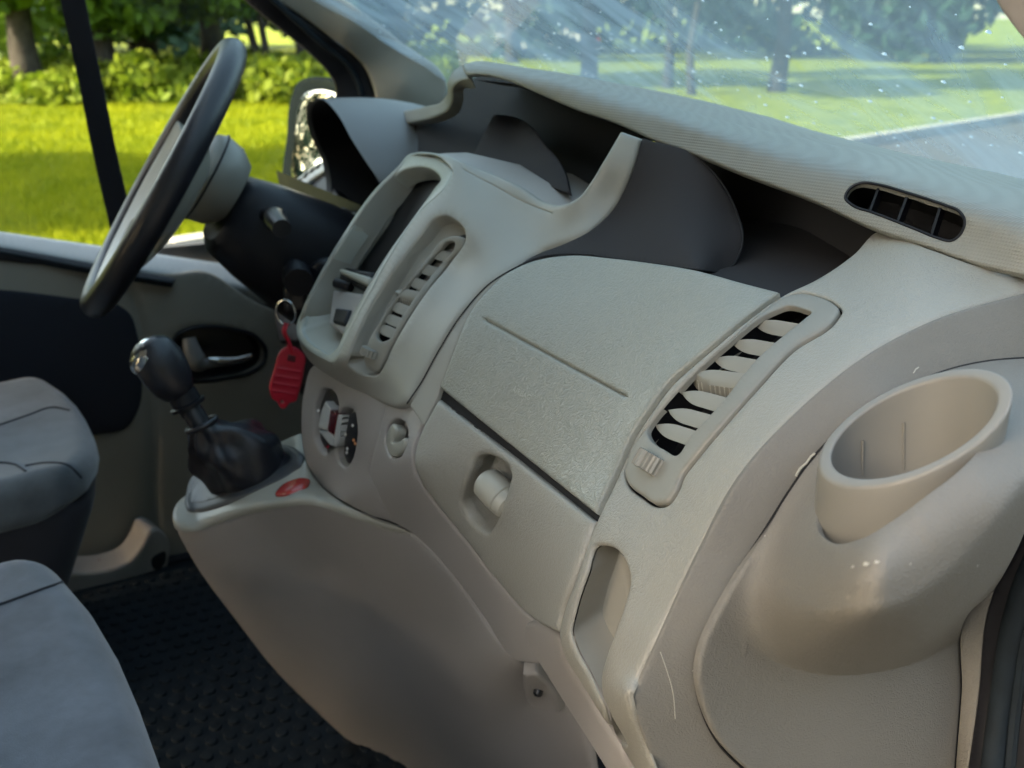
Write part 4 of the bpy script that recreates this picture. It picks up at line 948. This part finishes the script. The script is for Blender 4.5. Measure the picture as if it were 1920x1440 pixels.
# ------------------------------------------------------------------ seats
def seat(label, lo, hi, matc, tilt, seams, rr):
    S = thing('seat', label, 'seat', ((lo[0]+hi[0])/2, (lo[1]+hi[1])/2, .56), 'front seats')
    mid = (np.array(lo)+hi)/2
    def shape(p):
        p = p.copy()
        y = (p[1]-mid[1])/((hi[1]-lo[1])/2)
        if p[2] > mid[2]: p[2] += .012*abs(y)**3-.012*(1-y*y)+.012
        p[0] -= .05*abs(y)**3.0 if p[0] > mid[0] else 0
        p[0] -= .10*max(0, (mid[2]-p[2]))/(hi[2]-lo[2]) if p[0] > mid[0] else 0
        p[2] += tilt*(p[0]-hi[0])
        return p
    cu = rbox('cushion', lo, hi, rr, matc, S, n=8, fn=shape)
    z0 = lo[2]
    def front(p):
        p = p.copy(); y = (p[1]-mid[1])/((hi[1]-lo[1])/2)
        if p[0] > mid[0]: p[0] -= .05*abs(y)**3+.004+max(0, z0-p[2])*.42+.004*math.sin(y*9)
        return p
    rbox('seat_skirt', (lo[0], lo[1]+.008, z0-.22), (hi[0], hi[1]-.008, z0+.03), .03, M['seatdark'], S, n=7, fn=front)
    bv = BVHTree.FromObject(cu, bpy.context.evaluated_depsgraph_get())
    for pts in seams:
        c = []
        for (u, v) in catmull(pts, False, 14):
            h = bv.ray_cast(Vector(CAM), Vector(ray(u, v)))
            if h[0] is not None: c.append(np.array(h[0])+np.array(h[1])*.0004)
        if len(c) > 2: tube('seam', c, .0017, M['seatdark'], S, n=6)
    rbox('backrest', (lo[0]-.16, lo[1]+.01, hi[2]-.08), (lo[0]+.02, hi[1]-.01, hi[2]+.55), .05, matc, S, n=5)
    rbox('seat_base', (lo[0]+.05, lo[1]+.05, .55), (hi[0]-.12, hi[1]-.05, z0-.1), .02, M['black'], S, n=3)
    return S
P_LO, P_HI = (-.42, -.72, .89), (.092, .045, .985)
seat('grey velour passenger seat cushion by the open doorway', P_LO, P_HI, M['seat'], .10,
     [[(-80,1160),(0,1134),(50,1116),(100,1098),(132,1088),(146,1090)]], .045)
D_LO, D_HI = (-.40, .255, .915), (.155, .70, .975)
seat('blue grey driver seat cushion with dark front beyond the gear lever', D_LO, D_HI, M['seat2'], .06,
     [[(-60,815),(0,797),(50,780),(103,764),(130,770)], [(-60,872),(0,868),(30,872),(48,884)], [(48,874),(90,868),(130,874),(152,896)]], .029)

# ------------------------------------------------------------------ rubber mat
MT = thing('rubber_mat', 'dark ribbed rubber floor mat between the driver seat and console', 'floor mat', (.25, .3, .56))
box('mat_sheet', (.02, -.12, .561), (.62, .72, .570), M['rubber'], MT)
tube('mat_rim', [(.02,.72,.574),(.62,.72,.574),(.62,-.12,.574),(.02,-.12,.574)], .009, M['rubber'], MT, n=8, closed=True)
vs, fs = [], []
for i in range(21):
    for j in range(27):
        x, y = .05+i*.0268+(j % 2)*.0134, -.10+j*.0300
        k = len(vs)
        for (r, z) in ((.0095, .570), (.0085, .5735), (.0060, .574)):
            for q in range(10): vs.append((x+r*math.cos(q*.628), y+r*1.15*math.sin(q*.628), z))
        for a in range(2):
            for q in range(10): e = (q+1) % 10; fs.append((k+a*10+q, k+a*10+e, k+a*10+10+e, k+a*10+10+q))
        fs.append(tuple(k+20+q for q in range(10)))
st = obj('studs', vs, fs, M['rubber'], MT); st['kind'] = 'stuff'

# ------------------------------------------------------------------ outside: lawn, road, trees
def noise_mat(name, c1, c2, scale, rough=.9, bump=0.0, c3=None, transl=0):
    m = bpy.data.materials.new(name); m.use_nodes = True; t = m.node_tree; N, L = t.nodes, t.links
    b = N['Principled BSDF']; b.inputs['Roughness'].default_value = rough; b.inputs['Specular IOR Level'].default_value = .2
    tc = N.new('ShaderNodeTexCoord'); nz = N.new('ShaderNodeTexNoise'); nz.inputs['Scale'].default_value = scale; nz.inputs['Detail'].default_value = 8; nz.inputs['Roughness'].default_value = .7
    cr = N.new('ShaderNodeValToRGB'); cr.color_ramp.elements[0].position = .34; cr.color_ramp.elements[1].position = .66
    cr.color_ramp.elements[0].color = (*c1, 1); cr.color_ramp.elements[1].color = (*c2, 1)
    L.new(tc.outputs['Object'], nz.inputs['Vector']); L.new(nz.outputs[0], cr.inputs[0]); L.new(cr.outputs[0], b.inputs['Base Color'])
    if bump:
        bp = N.new('ShaderNodeBump'); bp.inputs['Strength'].default_value = .8; bp.inputs['Distance'].default_value = bump
        L.new(nz.outputs[0], bp.inputs['Height']); L.new(bp.outputs[0], b.inputs['Normal'])
    if transl:
        out = N['Material Output']; tl = N.new('ShaderNodeBsdfTranslucent'); mx = N.new('ShaderNodeMixShader'); mx.inputs[0].default_value = transl
        L.new(cr.outputs[0], tl.inputs[0]); L.new(b.outputs[0], mx.inputs[1]); L.new(tl.outputs[0], mx.inputs[2]); L.new(mx.outputs[0], out.inputs[0])
    return m
GRASS = noise_mat('lawn_grass', (.085, .125, .006), (.19, .225, .010), 1.6, bump=.05)
BLADE = noise_mat('grass_blades', (.10, .15, .008), (.23, .26, .015), .8, transl=.4)
LEAF = [noise_mat('leaf_dark', (.012, .045, .014), (.03, .085, .02), .7, .5, transl=.3),
        noise_mat('leaf_mid', (.03, .09, .014), (.08, .16, .02), .7, .5, transl=.45),
        noise_mat('leaf_yellow', (.09, .16, .012), (.19, .24, .03), .7, .6, transl=.4),
        noise_mat('leaf_blue', (.012, .04, .03), (.025, .07, .045), .5, .6, transl=.25),
        noise_mat('leaf_bright', (.06, .14, .02), (.16, .27, .05), .7, .35, transl=.45)]
BARK = noise_mat('bark', (.02, .017, .016), (.055, .05, .045), 6, bump=.02)
ROAD = noise_mat('asphalt', (.05, .05, .052), (.085, .085, .085), 14, .85, bump=.004)
KERB = noise_mat('kerb_stone', (.28, .27, .25), (.40, .39, .36), 5, .85, bump=.005)
struct(obj('lawn', [(-300,-300,0),(300,-300,0),(300,300,0),(-300,300,0)], [(0,1,2,3)], GRASS, smooth=False))
k0, k1 = at(1440, 305, z=0.0), at(1990, 215, z=0.0)
kd2 = (k1-k0); kd2[2] = 0; kd2 /= np.linalg.norm(kd2); kn = V(kd2[1], -kd2[0], 0)
A0, A1 = k0-kd2*45, k0+kd2*90
struct(obj('road', [A0+V(0,0,.004), A0+kn*26+V(0,0,.004), A1+kn*26+V(0,0,.004), A1+V(0,0,.004)], [(0,1,2,3)], ROAD, smooth=False))
ks = []
for i in range(70):
    a = A0+kd2*(i*1.0+30)
    v = [a, a+kd2*.985, a+kd2*.985-kn*.16, a-kn*.16]
    if i == 0: kerb = thing('road_kerb', 'pale concrete kerb between the road and the lawn', 'kerb', A0)
    o = obj('kerb_stone', [p for p in v]+[p+V(0,0,.12) for p in v], [(4,5,6,7),(0,1,5,4),(1,2,6,5),(2,3,7,6),(3,0,4,7)], KERB, kerb, smooth=False)

def leaf_cloud(n, size, seed, blobs, m):
    r = np.random.default_rng(seed); bl = np.array(blobs, float)
    w = bl[:, 3]**2*bl[:, 4]; w /= w.sum(); k = r.choice(len(bl), n, p=w)
    d = r.normal(size=(n, 3)); d /= np.linalg.norm(d, axis=1)[:, None]; rad = r.random(n)**.35
    c = bl[k, :3]+d*rad[:, None]*bl[k][:, [3, 3, 4]]
    a = r.normal(size=(n, 3)); a /= np.linalg.norm(a, axis=1)[:, None]; b = np.cross(a, r.normal(size=(n, 3))); b /= np.linalg.norm(b, axis=1)[:, None]
    s = size*r.uniform(.6, 1.3, n)[:, None]
    v = np.stack([c-a*s, c+b*s*.5, c+a*s, c-b*s*.5], 1).reshape(-1, 3)
    me = bpy.data.meshes.new('crown'); me.vertices.add(4*n); me.vertices.foreach_set('co', v.ravel())
    me.loops.add(4*n); me.loops.foreach_set('vertex_index', np.arange(4*n)); me.polygons.add(n); me.polygons.foreach_set('loop_start', np.arange(0, 4*n, 4))
    me.update(); me.materials.append(m); return me
def tree(loc, h, tr, cr, m, label, seed, lean=0.0, low=.45, n=9000, size=.16, group='trees around the lawn'):
    r = random.Random(seed); T = thing('tree', label, 'tree', loc, group); loc = np.array(loc, float)
    pts = [loc+V(lean*k*h*.3+r.uniform(-.05, .05)*h*.1*(k > 0), r.uniform(-.1, .1)*(k > 0), h*k*.9-.05) for k in np.linspace(0, 1, 8)]
    tk = tube('trunk', pts, [tr*(1.25-1.1*k) if i else tr*1.5 for i, k in enumerate(np.linspace(0, 1, 8))], BARK, T, n=10)
    for i in range(5):
        k = r.uniform(low*.8, .8); b = loc+V(lean*k*h*.3, 0, h*k*.9); q = r.uniform(0, 6.28)
        e = b+V(math.cos(q)*cr*.8, math.sin(q)*cr*.8, h*.14)
        tube('limb', curve3([b, (b+e)/2+V(0, 0, .1*h*.3), e], 4), np.linspace(tr*.45, tr*.1, 9), BARK, T, n=6)
    bl = []
    for i in range(16):
        q = r.uniform(0, 6.28); rr = cr*r.uniform(.1, .85); z = h*r.uniform(low, 1.0)
        bl.append((math.cos(q)*rr+lean*h*.25, math.sin(q)*rr, z, cr*r.uniform(.25, .5), cr*r.uniform(.2, .4)))
    me = leaf_cloud(n, size, seed, bl, m); o = bpy.data.objects.new('crown', me); COL.objects.link(o); o.parent = T
    return T
def gp(u, v): 
    p = at(u, v, z=0.0); return (p[0], p[1], 0)
# avenue ahead, seen through the windscreen
for i, (u, v, h, tr, lb) in enumerate([(1105,152,9,.16,'thick park tree ahead with a dark trunk beyond the windscreen'),(1252,165,8,.09,'slender park tree ahead with straight trunk on the lawn'),(1297,178,7,.07,'thin young tree on the lawn beside the slender one'),
        (1455,172,9,.14,'park tree with a pale edged trunk near the road bend'),(960,118,10,.16,'far park tree ahead beside the parked cars')]):
    tree(gp(u, v), h, tr, 2.6, LEAF[i % 2], lb, 20+i, low=.33, n=7000)
# driver's side
for i, (u, v, h, tr, cr, low, lb, mi) in enumerate([(60,190,9,.22,3.0,.10,'broad leafy tree hanging low beside the seat belt',4),(275,172,10,.25,3.0,.14,'dark leafy tree behind the steering wheel top',1),(400,168,9,.2,2.6,.16,'tall shaded tree between the steering wheel and mirror',0),
        (490,176,6,.08,1.6,.28,'thin leaning tree with bare lower trunk near the pillar',1),(515,178,6,.07,1.5,.30,'second thin leaning tree close to the window frame',1),(200,182,9,.2,2.6,.12,'leafy tree at the lawn edge behind the seat belt',4),(570,170,7,.09,1.8,.25,'thin tree standing beyond the mirror',1)]):
    tree(gp(u, v), h, tr, cr, LEAF[mi], lb, 60+i, lean=(-.25 if 'lean' in lb else 0), low=low, n=8000, size=.17)
# tree whose shade falls across the lawn, standing behind the van
tree((-11.8, 10.6, 0), 9, .3, 2.4, LEAF[1], 'wide tree behind the van whose shade crosses the lawn', 99, low=.5, n=16000, size=.25)
tree((-7.4, 10.2, 0), 8, .3, 2.2, LEAF[1], 'round tree beside the van whose shade crosses the lawn', 98, low=.62, n=14000, size=.25)
for i, (x, y, h) in enumerate([(-13,-10,7.5),(-7.5,-11,8),(-2,-10.5,7.5),(4,-10.5,8),(10,-10,7.5)]):  # unseen tree row added to hold back low side light
    tree((x, y, 0), h, .2, 3.2, LEAF[0], ['old tree','tall tree','leafy tree','broad tree','shady tree'][i]+' added out of view on the passenger side to block low light', 130+i, low=.12, n=12000, size=.32)
# hedge of tall weeds at the far side of the lawn
r = np.random.default_rng(5)
bl = []
for i in range(260):
    u = r.uniform(-700, 830); v = r.uniform(168, 196)
    p = at(u, v, z=0); bl.append((p[0], p[1], r.uniform(.05, .45), r.uniform(.35, .9), r.uniform(.2, .55)))
hm = leaf_cloud(60000, .13, 8, bl, LEAF[2]); ho = bpy.data.objects.new('tall_weeds', hm); COL.objects.link(ho); ho['kind'] = 'stuff'; tag(ho, 'yellow green tall weeds along the far edge of the lawn', 'weeds')
# far wood
bl = []
for i in range(800):
    a = math.radians(r.uniform(-180, 180)); d = r.uniform(38, 60)
    bl.append((d*math.cos(a), d*math.sin(a), r.uniform(.5, 9), r.uniform(1.2, 3.2), r.uniform(1.0, 2.4)))
fm = leaf_cloud(200000, .36, 9, bl, LEAF[3]); fo = bpy.data.objects.new('far_wood', fm); COL.objects.link(fo); fo['kind'] = 'stuff'; tag(fo, 'dark blue green wood closing off the park', 'wood')
# grass blades on the near lawn seen through the driver window
n = 60000
uv = np.stack([r.uniform(-250, 700, n), 195+290*r.random(n)**1.3], 1)
d = FW+RT*((uv[:, :1]-960)/FPX)-UP*((uv[:, 1:]-720)/FPX); g = CAM+d*(-CAM[2]/d[:, 2:])
hh = r.uniform(.03, .10, n); q = r.uniform(0, 6.28, n); wv = np.stack([np.cos(q), np.sin(q), 0*q], 1)*.012
tipv = np.stack([r.normal(0, .03, n), r.normal(0, .03, n), hh], 1)
v = np.stack([g-wv, g+wv, g+tipv], 1).reshape(-1, 3)
me = bpy.data.meshes.new('grass'); me.vertices.add(3*n); me.vertices.foreach_set('co', v.ravel()); me.loops.add(3*n); me.loops.foreach_set('vertex_index', np.arange(3*n)); me.polygons.add(n); me.polygons.foreach_set('loop_start', np.arange(0, 3*n, 3)); me.update(); me.materials.append(BLADE)
go = bpy.data.objects.new('grass', me); COL.objects.link(go); go['kind'] = 'stuff'; tag(go, 'short bright green grass of the lawn outside the driver window', 'grass')
# parked cars far ahead
def car(u, v, col, label):
    p = V(*gp(u, v)); C_ = thing('parked_car', label, 'car', p, 'cars parked far ahead')
    m = mat('paint_'+label.split()[1], col, .3)
    ax = RT; ay = V(-RT[1], RT[0], 0)
    pr = [(-2,.3),(-2.05,.75),(-1.3,.95),(-.8,1.4),(.7,1.42),(1.3,.95),(2.0,.8),(2.05,.3)]
    G = [[p+ax*x+ay*s*w+V(0, 0, z) for (x, z) in pr] for (s, w) in ((-1,.78),(-1,.84),(1,.84),(1,.78))]
    grid_obj('body', G, m, C_, closed_v=True, cap=True, sharp=30)
    wp = [(-1.15,.98),(-.75,1.34),(.62,1.36),(1.12,.98)]
    grid_obj('side_window', [[p+ax*x+ay*-.845+V(0,0,z) for (x, z) in wp], [p+ax*x+ay*-.835+V(0,0,z) for (x, z) in wp]], M['screen'], C_, closed_v=True, cap=True)
    for x in (-1.25, 1.3):
        for s in (-.8, .8): lathe('wheel', p+ax*x+ay*s+V(0,0,.31), ay, [(-.1,.2),(-.1,.31),(.1,.31),(.1,.2)], M['rubber'], C_, n=20)
car(1000, 103, (.75,.72,.70), 'pale white car parked in the distance beyond the lawn')
car(1035, 97, (.45,.04,.04), 'small red car parked beyond the pale one')
